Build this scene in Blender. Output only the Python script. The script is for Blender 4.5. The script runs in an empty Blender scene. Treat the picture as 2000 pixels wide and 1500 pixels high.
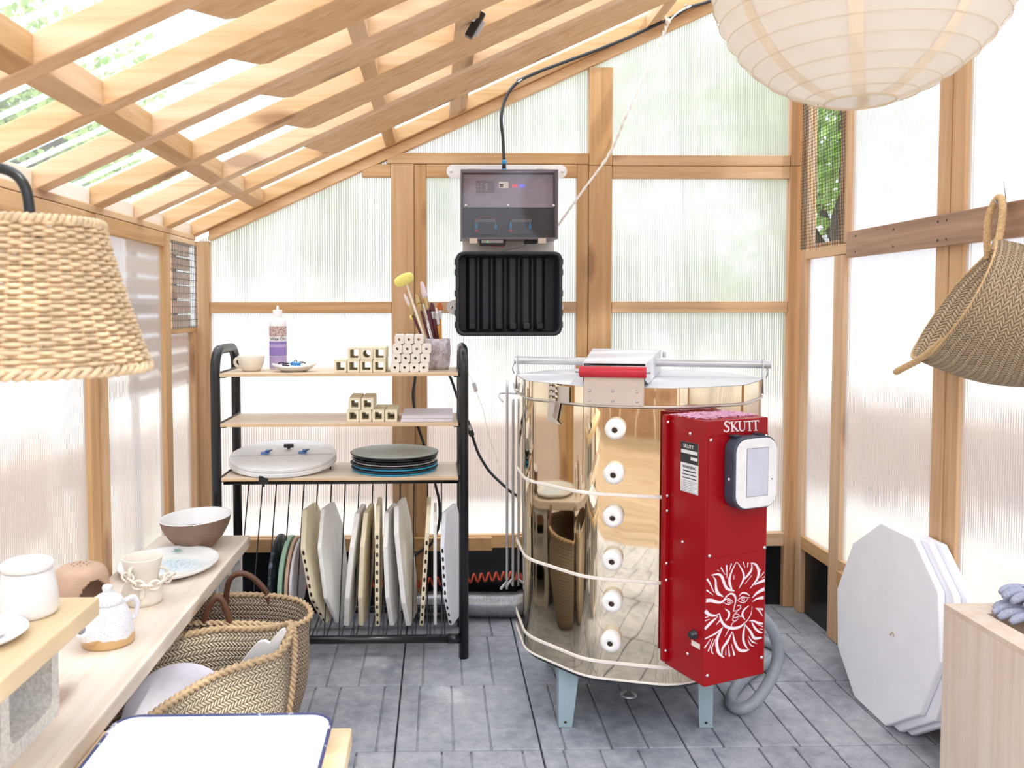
import bpy, bmesh, math, random
from mathutils import Vector, Matrix, Quaternion
random.seed(7)
C = bpy.context.scene.collection
SC = bpy.context.scene
PI = math.pi

# ------------------------------------------------------------------ camera
cam_d = bpy.data.cameras.new('camera')
cam = bpy.data.objects.new('camera', cam_d)
C.objects.link(cam)
SC.camera = cam
CAM_H = 1.225
def cam_axes(yaw, pitch, roll):
    cy, sy, cp, sp = math.cos(yaw), math.sin(yaw), math.cos(pitch), math.sin(pitch)
    fwd = Vector((sy*cp, cy*cp, -sp)); right = Vector((cy, -sy, 0)); down = fwd.cross(right)
    c, s = math.cos(roll), math.sin(roll)
    return c*right + s*down, -s*right + c*down, fwd
r_, d_, f_ = cam_axes(math.radians(1.294), math.radians(2.7256), math.radians(.0824))
u_ = -d_; b_ = -f_
cam.matrix_world = Matrix(((r_.x, u_.x, b_.x, 0), (r_.y, u_.y, b_.y, 0), (r_.z, u_.z, b_.z, CAM_H), (0, 0, 0, 1)))
cam_d.sensor_width = 36.0
cam_d.lens = 1647.96/2000*36
cam_d.shift_x = (1000-892.83)/2000
cam_d.shift_y = -(750-679.69)/2000
cam_d.clip_start = .05
cam_d.clip_end = 200
cam_d.dof.use_dof = True
cam_d.dof.focus_distance = 2.7
cam_d.dof.aperture_fstop = 5.6

# ------------------------------------------------------------------ light and exposure
SC.view_settings.view_transform = 'Standard'
SC.view_settings.look = 'None'
SC.view_settings.exposure = .72
SC.view_settings.gamma = 1.0
SC.view_settings.use_curve_mapping = False
W = bpy.data.worlds.new('sky'); SC.world = W
W.use_nodes = True
nt = W.node_tree; nt.nodes.clear()
wo = nt.nodes.new('ShaderNodeOutputWorld'); bg = nt.nodes.new('ShaderNodeBackground')
tc = nt.nodes.new('ShaderNodeTexCoord'); sx = nt.nodes.new('ShaderNodeSeparateXYZ'); rp = nt.nodes.new('ShaderNodeValToRGB')
nt.links.new(tc.outputs['Generated'], sx.inputs[0]); nt.links.new(sx.outputs['Z'], rp.inputs[0])
# hazy summer sky: brilliant overhead, paler towards the horizon
el = rp.color_ramp.elements; el.new(.3); el.new(.6)
for e_, (p_, c_) in zip(el, ((0, (.24, .25, .27, 1)), (.28, (.34, .36, .40, 1)), (.55, (.62, .67, .74, 1)), (1, (.66, .70, .76, 1)))): e_.position = p_; e_.color = c_
nt.links.new(rp.outputs[0], bg.inputs[0]); bg.inputs[1].default_value = 4.0
nt.links.new(bg.outputs[0], wo.inputs[0])
SUN_DIR = Vector((-.45, .45, -.92))
sun_d = bpy.data.lights.new('sun', 'SUN'); sun = bpy.data.objects.new('sun', sun_d); C.objects.link(sun)
sun_d.energy = 2.3; sun_d.angle = math.radians(2.5); sun_d.color = (1, .965, .9)
sun.rotation_euler = SUN_DIR.to_track_quat('-Z', 'Y').to_euler()
sun.location = (3, -3, 8)

# ------------------------------------------------------------------ helpers
def wloc(o):
    v = Vector((0, 0, 0))
    while o is not None:
        v += o.location; o = o.parent
    return v

def tag(o, label=None, cat=None, group=None, kind=None):
    if label: o['label'] = label
    if cat: o['category'] = cat
    if group: o['group'] = group
    if kind: o['kind'] = kind
    return o

def thing(name, label, cat, loc, group=None):
    o = bpy.data.objects.new(name, None); C.objects.link(o)
    o.location = loc; o.empty_display_size = .05
    return tag(o, label, cat, group)

def struct(name):
    o = bpy.data.objects.new(name, None); C.objects.link(o); o['kind'] = 'structure'
    return o

class MB:
    """collects shapes (world coordinates) into one mesh object"""
    def __init__(s): s.v = []; s.f = []; s.uv = {}; s.sm = set()
    def add(s, vs, fs, uvs=None, smooth=False):
        k = len(s.v); s.v += [Vector(p) for p in vs]
        for i, f in enumerate(fs):
            if uvs: s.uv[len(s.f)] = uvs[i]
            if smooth: s.sm.add(len(s.f))
            s.f.append([k+j for j in f])
        return s
    def box(s, x0, x1, y0, y1, z0, z1):
        return s.obox(Vector(((x0+x1)/2, (y0+y1)/2, (z0+z1)/2)), Vector(((x1-x0)/2, 0, 0)), Vector((0, (y1-y0)/2, 0)), Vector((0, 0, (z1-z0)/2)))
    def obox(s, c, a, b, d):
        c, a, b, d = map(Vector, (c, a, b, d))
        if a.cross(b).dot(d) < 0: a = -a
        vs = [c+i*a+j*b+k*d for k in (-1, 1) for j in (-1, 1) for i in (-1, 1)]
        return s.add(vs, [(0, 2, 3, 1), (4, 5, 7, 6), (0, 1, 5, 4), (2, 6, 7, 3), (0, 4, 6, 2), (1, 3, 7, 5)])
    def bar(s, p, q, w, h, up=(0, 0, 1)):
        p, q = Vector(p), Vector(q); d = q-p; a = d.normalized(); up = Vector(up)
        b = a.cross(up)
        if b.length < 1e-4: b = a.cross(Vector((1, 0, 0)))
        b.normalize(); e = b.cross(a)
        return s.obox((p+q)/2, d/2, b*w/2, e*h/2)
    def prism(s, poly, ext):
        """poly: list of 3d points (planar), ext: extrusion vector"""
        n = len(poly); poly = [Vector(p) for p in poly]; ext = Vector(ext)
        nr = Vector((0, 0, 0))
        for i in range(n): nr += poly[i].cross(poly[(i+1) % n])
        if nr.dot(ext) < 0: poly = poly[::-1]
        vs = poly+[p+ext for p in poly]
        fs = [tuple(range(n))[::-1], tuple(range(n, 2*n))]+[(i, (i+1) % n, n+(i+1) % n, n+i) for i in range(n)]
        return s.add(vs, fs)
    def tube(s, pts, r, n=10, caps=True, closed=False, rs=None):
        pts = [Vector(p) for p in pts]; m = len(pts)
        tg = []
        for i in range(m):
            if closed: t = pts[(i+1) % m]-pts[i-1]
            else: t = pts[min(i+1, m-1)]-pts[max(i-1, 0)]
            tg.append(t.normalized() if t.length > 0 else Vector((0, 0, 1)))
        a = tg[0].orthogonal().normalized(); vs = []; uvl = [0]
        for i in range(m):
            if i:
                q = tg[i-1].rotation_difference(tg[i]); a = q @ a
                uvl.append(uvl[-1]+(pts[i]-pts[i-1]).length)
            a = (a-tg[i]*a.dot(tg[i])).normalized(); b = tg[i].cross(a)
            R = rs[i] if rs else r
            vs += [pts[i]+R*(math.cos(2*PI*k/n)*a+math.sin(2*PI*k/n)*b) for k in range(n)]
        fs = []; us = []
        for i in range(m if closed else m-1):
            j = (i+1) % m
            for k in range(n):
                l = (k+1) % n
                fs.append((i*n+k, i*n+l, j*n+l, j*n+k))
                u1 = uvl[i]; u2 = uvl[j] if j else uvl[i]
                us.append([(u1, k/n), (u1, (k+1)/n), (u2, (k+1)/n), (u2, k/n)])
        s.add(vs, fs, us, True)
        if caps and not closed:
            k = len(s.v)-m*n
            s.f.append([k+i for i in range(n)][::-1]); s.f.append([k+(m-1)*n+i for i in range(n)])
        return s
    def lathe(s, prof, c, n=40, axis=(0, 0, 1), smooth=True, sx=1, sy=1):
        """prof: (radius, height) pairs along axis from c"""
        c = Vector(c); ax = Vector(axis).normalized()
        a = Vector((1, 0, 0)) if abs(ax.z) > .99 else ax.orthogonal().normalized()
        b = ax.cross(a); vs = []; m = len(prof)
        for r, h in prof:
            r = max(r, 1e-5)
            vs += [c+ax*h+r*(sx*math.cos(2*PI*k/n)*a+sy*math.sin(2*PI*k/n)*b) for k in range(n)]
        fs = []
        for i in range(m-1):
            for k in range(n):
                l = (k+1) % n; fs.append((i*n+k, i*n+l, (i+1)*n+l, (i+1)*n+k))
        return s.add(vs, fs, None, smooth)
    def loft(s, rings, closed=True, smooth=True, us=1.0, vs_=1.0, u0=0):
        m = len(rings); n = len(rings[0]); R = [[Vector(p) for p in r] for r in rings]
        mid = max(R, key=lambda r: sum((r[i]-r[i-1]).length for i in range(1, n))); U = [u0]
        for k in range(n): U.append(U[-1]+(mid[(k+1) % n]-mid[k]).length)
        V = [0]
        for i in range(1, m): V.append(V[-1]+sum((R[i][k]-R[i-1][k]).length for k in range(n))/n)
        fs = []; uv = []
        for i in range(m-1):
            for k in range(n if closed else n-1):
                l = (k+1) % n; fs.append((i*n+k, i*n+l, (i+1)*n+l, (i+1)*n+k))
                uv.append([(U[k]*us, V[i]*vs_), (U[k+1]*us, V[i]*vs_), (U[k+1]*us, V[i+1]*vs_), (U[k]*us, V[i+1]*vs_)])
        return s.add([p for r in R for p in r], fs, uv, smooth)
    def ribbon(s, pts, ws, normal, th=.0006):
        """a flat tapered stroke lying on the plane with that normal"""
        pts = [Vector(p) for p in pts]; nr = Vector(normal).normalized()
        L = []; Rr = []
        for i, p in enumerate(pts):
            t = (pts[min(i+1, len(pts)-1)]-pts[max(i-1, 0)]).normalized(); b = nr.cross(t).normalized()
            L.append(p+b*ws[i]/2); Rr.append(p-b*ws[i]/2)
        n = len(pts)
        vs = L+Rr+[q+nr*th for q in L]+[q+nr*th for q in Rr]
        fs = []
        for i in range(n-1):
            fs += [(2*n+i, 3*n+i, 3*n+i+1, 2*n+i+1), (i, i+1, n+i+1, n+i), (i, 2*n+i, 2*n+i+1, i+1), (n+i, n+i+1, 3*n+i+1, 3*n+i)]
        return s.add(vs, fs)
    def build(s, name, mat, parent=None, smooth=False, bevel=0, loc=None, seg=2, angle=40, solid=0, subd=0):
        me = bpy.data.meshes.new(name)
        if parent is not None: off = wloc(parent); l = Vector((0, 0, 0))
        elif loc is not None: off = Vector(loc); l = off
        else: off = Vector((0, 0, 0)); l = off
        me.from_pydata([tuple(p-off) for p in s.v], [], s.f)
        if s.uv:
            ul = me.uv_layers.new(name='UVMap')
            for p in me.polygons:
                q = s.uv.get(p.index)
                if q:
                    for li, w in zip(p.loop_indices, q): ul.data[li].uv = w
        for p in me.polygons:
            if smooth or p.index in s.sm: p.use_smooth = True
        me.validate(); me.update()
        o = bpy.data.objects.new(name, me); C.objects.link(o)
        o.location = l
        if parent is not None: o.parent = parent
        if mat: me.materials.append(mat)
        if solid:
            m = o.modifiers.new('s', 'SOLIDIFY'); m.thickness = solid; m.offset = 0
        if bevel:
            m = o.modifiers.new('b', 'BEVEL'); m.width = bevel; m.segments = seg; m.limit_method = 'ANGLE'; m.angle_limit = math.radians(angle)
        if subd:
            m = o.modifiers.new('u', 'SUBSURF'); m.levels = subd; m.render_levels = subd
        return o

def spline(pts, k=8, closed=False):
    P = [Vector(p) for p in pts]; n = len(P); out = []
    for i in range(n if closed else n-1):
        if closed: a, b, c, d = P[i-1], P[i], P[(i+1) % n], P[(i+2) % n]
        else: a, b, c, d = P[max(i-1, 0)], P[i], P[i+1], P[min(i+2, n-1)]
        for j in range(k):
            t = j/k
            out.append(.5*((2*b)+(c-a)*t+(2*a-5*b+4*c-d)*t*t+(3*b-a-3*c+d)*t**3))
    if not closed: out.append(P[-1])
    return out

def resample(P, n, closed=True):
    P = [Vector(p) for p in P]
    Q = P+[P[0]] if closed else P
    L = [0]
    for i in range(1, len(Q)): L.append(L[-1]+(Q[i]-Q[i-1]).length)
    out = []; T = L[-1]; j = 0
    for i in range(n):
        d = T*i/(n if closed else n-1)
        while j < len(L)-2 and L[j+1] < d: j += 1
        t = (d-L[j])/max(1e-9, L[j+1]-L[j]); out.append(Q[j].lerp(Q[j+1], min(1, t)))
    return out

def copy_tree(o, parent=None):
    c = o.copy(); C.objects.link(c)
    if parent is not None: c.parent = parent
    for ch in list(o.children): copy_tree(ch, c)
    return c

def text(s, size, o_, xdir, ydir, mat, name, parent, th=.0004, align='CENTER'):
    """flat lettering as a mesh, lying on the plane spanned by xdir and ydir"""
    cu = bpy.data.curves.new('t', 'FONT'); cu.body = s; cu.size = size; cu.align_x = align; cu.align_y = 'CENTER'; cu.extrude = th
    to = bpy.data.objects.new('t', cu); C.objects.link(to)
    bpy.context.view_layer.update()
    dg = bpy.context.evaluated_depsgraph_get()
    me = bpy.data.meshes.new_from_object(to.evaluated_get(dg))
    bpy.data.objects.remove(to); bpy.data.curves.remove(cu)
    x = Vector(xdir).normalized(); y = Vector(ydir).normalized(); z = x.cross(y)
    M = Matrix(((x.x, y.x, z.x, o_[0]), (x.y, y.y, z.y, o_[1]), (x.z, y.z, z.z, o_[2]), (0, 0, 0, 1)))
    me.transform(M); me.transform(Matrix.Translation(-wloc(parent)))
    me.materials.clear(); me.materials.append(mat)
    o = bpy.data.objects.new(name, me); C.objects.link(o); o.parent = parent
    return o

# ------------------------------------------------------------------ materials
def lin(h):
    h = h.lstrip('#'); c = [int(h[i:i+2], 16)/255 for i in (0, 2, 4)]
    return tuple((x/12.92 if x <= .04045 else ((x+.055)/1.055)**2.4) for x in c)+(1,)

class N:
    def __init__(s, name):
        s.m = bpy.data.materials.new(name); s.m.use_nodes = True; s.t = s.m.node_tree; s.t.nodes.clear()
        s.out = s.n('ShaderNodeOutputMaterial')
    def n(s, ty, **k):
        o = s.t.nodes.new(ty)
        for a, b in k.items(): setattr(o, a, b)
        return o
    def l(s, a, b): s.t.links.new(a, b)
    def pr(s, col=(.8, .8, .8, 1), rough=.5, metal=0, **k):
        p = s.n('ShaderNodeBsdfPrincipled'); s.l(p.outputs[0], s.out.inputs[0])
        if isinstance(col, tuple): p.inputs['Base Color'].default_value = col
        else: s.l(col, p.inputs['Base Color'])
        if isinstance(rough, (int, float)): p.inputs['Roughness'].default_value = rough
        else: s.l(rough, p.inputs['Roughness'])
        p.inputs['Metallic'].default_value = metal
        for a, b in k.items(): p.inputs[a.replace('_', ' ')].default_value = b
        s.p = p; return p
    def co(s, kind='Object', scale=(1, 1, 1), rot=(0, 0, 0), rnd=False):
        t = s.n('ShaderNodeTexCoord'); m = s.n('ShaderNodeMapping')
        m.inputs['Scale'].default_value = scale; m.inputs['Rotation'].default_value = rot
        o = t.outputs[kind]
        if rnd:
            oi = s.n('ShaderNodeObjectInfo'); v = s.n('ShaderNodeVectorMath', operation='SCALE'); v.inputs[0].default_value = (13.1, 7.7, 9.3)
            s.l(oi.outputs['Random'], v.inputs['Scale'])
            a = s.n('ShaderNodeVectorMath', operation='ADD'); s.l(o, a.inputs[0]); s.l(v.outputs[0], a.inputs[1]); o = a.outputs[0]
        s.l(o, m.inputs[0]); return m.outputs[0]
    def noise(s, vec, scale=5, detail=4, rough=.55, dist=0):
        t = s.n('ShaderNodeTexNoise'); s.l(vec, t.inputs['Vector'])
        t.inputs['Scale'].default_value = scale; t.inputs['Detail'].default_value = detail; t.inputs['Roughness'].default_value = rough; t.inputs['Distortion'].default_value = dist
        return t.outputs[0]
    def ramp(s, fac, stops):
        r = s.n('ShaderNodeValToRGB'); e = r.color_ramp.elements
        while len(e) < len(stops): e.new(.5)
        for i, (p, c) in enumerate(stops): e[i].position = p; e[i].color = c
        s.l(fac, r.inputs[0]); return r.outputs[0]
    def mix(s, fac, a, b, mode='MIX'):
        m = s.n('ShaderNodeMix', data_type='RGBA', blend_type=mode)
        for v, i in ((fac, m.inputs[0]), (a, m.inputs[6]), (b, m.inputs[7])):
            if isinstance(v, (int, float, tuple)): i.default_value = v
            else: s.l(v, i)
        return m.outputs[2]
    def math(s, op, a, b=0, c=0):
        m = s.n('ShaderNodeMath', operation=op)
        for v, i in ((a, 0), (b, 1), (c, 2)):
            if isinstance(v, (int, float)): m.inputs[i].default_value = v
            else: s.l(v, m.inputs[i])
        return m.outputs[0]
    def bump(s, h, strength=.3, dist=.002, p=None):
        b = s.n('ShaderNodeBump'); b.inputs['Strength'].default_value = strength; b.inputs['Distance'].default_value = dist
        s.l(h, b.inputs['Height']); s.l(b.outputs[0], (p or s.p).inputs['Normal']); return b.outputs[0]

def plain(name, col, rough=.5, metal=0, var=.06, scale=30, bump=0, **k):
    """one-colour material with a little procedural unevenness"""
    n = N(name); c = lin(col) if isinstance(col, str) else col
    nz = n.noise(n.co(), scale, 3)
    dk = tuple(x*(1-var) for x in c[:3])+(1,); lt = tuple(min(1, x*(1+var)) for x in c[:3])+(1,)
    n.pr(n.ramp(nz, [(.3, dk), (.7, lt)]), rough, metal, **k)
    if bump: n.bump(nz, bump, .001)
    return n.m

def wood(name, axis, c1, c2, c3, rot=0, knots=True, rough=.62, fine=1.0):
    """sawn softwood, grain running along the given axis"""
    n = N(name)
    st = {'x': (.6, 14, 14), 'y': (14, .6, 14), 'z': (14, 14, .6)}[axis]
    kt = {'x': (3.2, 9, 9), 'y': (9, 3.2, 9), 'z': (9, 9, 3.2)}[axis]
    v = n.co('Object', st, (0, rot, 0), True)
    g = n.noise(v, 2.2*fine, 5, .6, .8)
    f = n.noise(n.co('Object', tuple(q*4 for q in st), (0, rot, 0), True), 4, 3, .6)
    col = n.ramp(g, [(.25, lin(c1)), (.5, lin(c2)), (.78, lin(c3))])
    col = n.mix(n.math('MULTIPLY', f, .22), col, lin(c1), 'MULTIPLY')
    if knots:
        vo = n.n('ShaderNodeTexVoronoi'); n.l(n.co('Object', kt, (0, rot, 0), True), vo.inputs['Vector']); vo.inputs['Scale'].default_value = .62
        kn = n.ramp(vo.outputs['Distance'], [(.09, (1, 1, 1, 1)), (.19, (0, 0, 0, 1))])
        col = n.mix(n.math('MULTIPLY', kn, .6), col, lin('#7a4a28'))
    oi = n.n('ShaderNodeObjectInfo'); hs = n.n('ShaderNodeHueSaturation')
    n.l(col, hs.inputs['Color']); n.l(n.math('MULTIPLY_ADD', oi.outputs['Random'], .16, .92), hs.inputs['Value'])
    n.l(n.math('MULTIPLY_ADD', oi.outputs['Random'], -.2, 1.1), hs.inputs['Saturation'])
    n.pr(hs.outputs[0], rough); n.bump(f, .15, .001)
    return n.m

CEDAR = ('#b98f63', '#cfa87c', '#dfbf99')
M = {}
ROOF_S = .454; ROOF_A = math.atan(ROOF_S)
M['wx'] = wood('cedar_across', 'x', *CEDAR)
M['wy'] = wood('cedar_deep', 'y', *CEDAR)
M['wz'] = wood('cedar_upright', 'z', *CEDAR)
M['wr'] = wood('cedar_rafter', 'x', '#c99f72', '#dab48a', '#e6c7a4', rot=ROOF_A)
M['deck'] = wood('dark_deck_board', 'x', '#7d6a55', '#97836b', '#ab977f')
M['brownboard'] = wood('weathered_board', 'y', '#8d6a50', '#aa8467', '#bd987a')
M['plank'] = wood('pale_plank', 'y', '#dac8b6', '#e8dbcd', '#f0e7de', rough=.5, fine=.7)
M['plank2'] = wood('yellow_plank', 'y', '#d2b78f', '#dfc7a2', '#e8d5b6', rough=.5, fine=.7, knots=False)
M['plank3'] = wood('yellow_plank_across', 'x', '#d2b78f', '#dfc7a2', '#e8d5b6', rough=.5, fine=.7, knots=False)
M['ply'] = wood('birch_ply', 'x', '#d8bf9f', '#e9d6bf', '#f0e3d2', knots=False, rough=.5)
M['plyedge'] = wood('birch_ply_edge', 'x', '#c49f73', '#dcbd92', '#e6cda8', knots=False, fine=2)
M['plybox'] = wood('pale_ply_box', 'z', '#cdb6a0', '#dac7b4', '#e4d6c8', knots=False, rough=.55, fine=.8)
M['black'] = plain('black_enamel', '#1d1f22', .28, 0, .1, 20)
M['blackplastic'] = plain('black_plastic', '#262c34', .42, 0, .1, 40)
M['rubber'] = plain('black_rubber', '#26282c', .55)
M['greyblack'] = plain('worn_black', '#33363a', .6, 0, .25, 18)
M['sheet'] = plain('black_damp_sheet', '#101217', .3, 0, .3, 6, .25)
M['white'] = plain('white_plastic', '#ecebea', .45)
M['steel'] = plain('galvanised_steel', '#c3c6ca', .38, .85, .08, 25)
M['satin'] = plain('satin_steel', '#cfc6bd', .42, .8, .04, 60)
M['alu'] = plain('aluminium_tube', '#c9c9cc', .35, .85, .04)
M['legmetal'] = plain('blue_grey_zinc', '#a9bfc6', .5, .35, .08, 14)
M['chrome'] = plain('bright_screw', '#d8d8d8', .2, 1)
M['red'] = plain('red_gloss_paint', '#950814', .24, 0, .06, 4, Specular_IOR_Level=.32)
M['redplastic'] = plain('red_grip', '#c01f30', .35)
M['whitepaint'] = plain('white_print', '#e9dfe4', .5)
M['trim'] = plain('cream_trim_band', '#ece3da', .5)
M['lidtop'] = plain('pale_lid_steel', '#dcdde2', .42, .25, .03)
M['porcelain'] = plain('white_peephole_ceramic', '#f0eeea', .5)
M['dark'] = plain('dark_hole', '#3a2a1e', .8)
M['navy'] = plain('dark_slate_plastic', '#3a424f', .4)
M['screenwire'] = plain('zinc_wire', '#6d7074', .5, .3)
M['screen'] = plain('grey_screen', '#c3c6d2', .25)
M['faceplate'] = plain('white_faceplate', '#e4e3e4', .35)
M['greycord'] = plain('grey_flex_conduit', '#9aa0a7', .45)
M['orange'] = plain('orange_coil_hose', '#d2553a', .4)
M['blue'] = plain('sky_blue_plastic', '#3d9bd6', .4)
M['bluerag'] = plain('blue_plastic_clip', '#5a86cc', .4)
M['rope'] = plain('white_cord', '#efebe6', .8)
M['foil'] = plain('duct_foil', '#d2d4d8', .3, .9, .12, 60)
M['cream'] = plain('cream_glaze', '#e9dfd0', .3, 0, .03, 8)
M['whiteglaze'] = plain('white_glaze', '#e6e3e0', .22, 0, .02, 8)
M['bisque'] = plain('off_white_bisque', '#e6ddcf', .7, 0, .05, 20)
M['post'] = plain('kiln_post_clay', '#ece2c6', .8, 0, .05, 40)
M['postwhite'] = plain('pale_kiln_post_clay', '#ede6dc', .8, 0, .04, 40)
M['creamshelf'] = plain('cream_kiln_shelf', '#ecdfbf', .8, 0, .05, 25, .1)
M['paleshelf'] = plain('white_kiln_shelf', '#f1eee9', .8, 0, .05, 25, .1)
M['washshelf'] = plain('kiln_wash_white', '#f3f4fa', .85, 0, .025, 12, .1)
M['brownstone'] = plain('brown_stoneware', '#846a59', .7, 0, .12, 26, .15)
M['terracotta'] = plain('raw_clay', '#bd9c83', .75, 0, .08, 30, .15)
M['raw'] = plain('raw_buff_clay', '#d3ad7c', .75, 0, .08, 40)
M['leather'] = plain('brown_leather', '#5e3b2a', .45, 0, .15, 40, .1)
M['purple'] = plain('purple_label', '#8f7bc0', .5)
M['lilac'] = plain('lilac_label', '#b7a3d0', .5)
M['yellow'] = plain('yellow_foam', '#ece182', .9, 0, .08, 90, .3)
M['ferrule'] = plain('brass_ferrule', '#c6ac79', .35, .8)
M['maroon'] = plain('maroon_lacquer', '#5b2230', .3)
M['amber'] = plain('amber_lacquer', '#cf8a2b', .3)
M['bristle'] = plain('pale_bristle', '#e6d9de', .9, 0, .1, 80)
M['copper'] = plain('copper_bristle', '#b9602c', .8, 0, .2, 80)
M['glove'] = plain('grey_knit', '#9c9fb2', .95, 0, .25, 260, .5)
M['pink'] = plain('pink_insulation', '#d9a3bd', .95, 0, .2, 60, .5)
M['greenpaint'] = plain('pale_green_bat', '#9fbfa9', .6)
M['tanbat'] = plain('tan_bat', '#c9a78f', .7)
M['lavender'] = plain('lavender_white_bat', '#dcd6de', .7)
M['bluebat'] = plain('blue_bat', '#3aa0c9', .45)
M['greybat'] = plain('grey_green_bat', '#b3b8b0', .55, 0, .1, 20)
M['redwire'] = plain('red_wire', '#b5474c', .4)
M['labelwhite'] = plain('white_sticker', '#dedede', .5)
M['ink'] = plain('black_ink', '#2a2a2c', .6)
M['greyink'] = plain('grey_ink', '#8a8a90', .6)
M['greenink'] = plain('green_glaze_mark', '#78b0a0', .4)
n = N('navy_enamel_rim'); n.pr(n.ramp(n.noise(n.co(), 38, 4, .65), [(.58, lin('#343a68')), (.66, lin('#d9dae4'))]), .35); M['rim'] = n.m
M['enamel'] = plain('white_enamel', '#f3f4f6', .15, 0, .01, 6)
M['leafm'] = plain('green_leaf', '#6d9a3c', .6, 0, .3, 3)
M['bark'] = plain('tree_bark', '#5c5348', .9, 0, .3, 12)
M['greenleaf'] = plain('fallen_leaf', '#7f9a2e', .5)
M['debris'] = plain('dry_debris', '#6f5f62', .9)

def leafmat(name, a, b):
    n = N(name); c = n.ramp(n.noise(n.co(), 1.7, 2), [(.35, lin(a)), (.65, lin(b))])
    d = n.n('ShaderNodeBsdfDiffuse'); t = n.n('ShaderNodeBsdfTranslucent'); m = n.n('ShaderNodeMixShader'); m.inputs[0].default_value = .4
    n.l(c, d.inputs[0]); n.l(c, t.inputs[0]); n.l(d.outputs[0], m.inputs[1]); n.l(t.outputs[0], m.inputs[2]); n.l(m.outputs[0], n.out.inputs[0]); return n.m
M['leaf'] = leafmat('tree_leaves', '#7c9a55', '#c3d694')
M['leafb'] = leafmat('hedge_leaves', '#6f8a48', '#b5c57d')

def emit(name, col, s):
    n = N(name); e = n.n('ShaderNodeEmission'); e.inputs[0].default_value = lin(col); e.inputs[1].default_value = s; n.l(e.outputs[0], n.out.inputs[0]); return n.m
M['redled'] = emit('red_digits', '#ff3040', 1.2)
M['blueled'] = emit('blue_digits', '#5a66ff', 1.4)
M['greenled'] = emit('green_led', '#40ff80', 1.0)

# mirror-bright jacket: faint waviness so that the room bends in it
n = N('mirror_stainless'); nz = n.noise(n.co('Object', (1, 1, .35)), 5, 2)
n.pr(lin('#dccdb4'), .035, 1); n.bump(nz, .12, .02); M['mirror'] = n.m

# twin-wall polycarbonate: fine upright flutes that smear what is outside
def polycarb(name, axis, tint):
    n = N(name)
    v = n.co('Object'); sp = n.n('ShaderNodeSeparateXYZ'); n.l(v, sp.inputs[0])
    w = n.math('SINE', n.math('MULTIPLY', sp.outputs[axis], 2*PI/.0095))
    g = n.math('SINE', n.math('MULTIPLY', sp.outputs[axis], 2*PI/.0048))
    h = n.math('ADD', w, n.math('MULTIPLY', g, .3))
    refr = n.n('ShaderNodeBsdfRefraction'); refr.inputs['Color'].default_value = (.74, .73, .75, 1); refr.inputs['Roughness'].default_value = .16; refr.inputs['IOR'].default_value = 1.35
    tr = n.n('ShaderNodeBsdfTranslucent'); tr.inputs[0].default_value = tint
    df = n.n('ShaderNodeBsdfDiffuse'); df.inputs[0].default_value = (.9, .9, .9, 1)
    gl = n.n('ShaderNodeBsdfGlossy'); gl.inputs['Roughness'].default_value = .15
    b = n.n('ShaderNodeBump'); b.inputs['Strength'].default_value = .55; b.inputs['Distance'].default_value = .004; n.l(h, b.inputs['Height'])
    n.l(b.outputs[0], refr.inputs['Normal']); n.l(b.outputs[0], gl.inputs['Normal'])
    line = n.ramp(w, [(.05, (.36, .36, .36, 1)), (.95, (.60, .60, .60, 1))])
    a = n.n('ShaderNodeMixShader'); n.l(line, a.inputs[0]); n.l(refr.outputs[0], a.inputs[1]); n.l(tr.outputs[0], a.inputs[2])
    c = n.n('ShaderNodeMixShader'); c.inputs[0].default_value = .08; n.l(a.outputs[0], c.inputs[1]); n.l(df.outputs[0], c.inputs[2])
    d = n.n('ShaderNodeMixShader'); d.inputs[0].default_value = .03; n.l(c.outputs[0], d.inputs[1]); n.l(gl.outputs[0], d.inputs[2])
    n.l(d.outputs[0], n.out.inputs[0]); return n.m
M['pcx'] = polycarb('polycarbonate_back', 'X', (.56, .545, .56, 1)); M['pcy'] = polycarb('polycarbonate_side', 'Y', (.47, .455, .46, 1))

# clear corrugated roofing
n = N('clear_corrugated_roofing')
t1 = n.n('ShaderNodeBsdfTransparent'); t1.inputs[0].default_value = (.93, .96, .96, 1)
t2 = n.n('ShaderNodeBsdfTranslucent'); t2.inputs[0].default_value = (.95, .97, 1, 1)
t3 = n.n('ShaderNodeBsdfGlossy'); t3.inputs['Roughness'].default_value = .1
lw = n.n('ShaderNodeLayerWeight'); lw.inputs[0].default_value = .45
a = n.n('ShaderNodeMixShader'); n.l(n.math('MULTIPLY_ADD', n.math('POWER', lw.outputs['Facing'], 4), .6, .10), a.inputs[0]); n.l(t1.outputs[0], a.inputs[1]); n.l(t2.outputs[0], a.inputs[2])
b = n.n('ShaderNodeMixShader'); b.inputs[0].default_value = .05; n.l(a.outputs[0], b.inputs[1]); n.l(t3.outputs[0], b.inputs[2]); n.l(b.outputs[0], n.out.inputs[0])
M['roofing'] = n.m

# smoky clear lid
n = N('smoky_clear_lid')
t1 = n.n('ShaderNodeBsdfTransparent'); t1.inputs[0].default_value = (.86, .84, .88, 1)
t3 = n.n('ShaderNodeBsdfGlossy'); t3.inputs['Roughness'].default_value = .06
fr = n.n('ShaderNodeFresnel'); fr.inputs[0].default_value = 1.5
b = n.n('ShaderNodeMixShader'); n.l(n.math('MULTIPLY_ADD', fr.outputs[0], .8, .03), b.inputs[0]); n.l(t1.outputs[0], b.inputs[1]); n.l(t3.outputs[0], b.inputs[2]); n.l(b.outputs[0], n.out.inputs[0])
M['smoky'] = n.m

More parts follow.
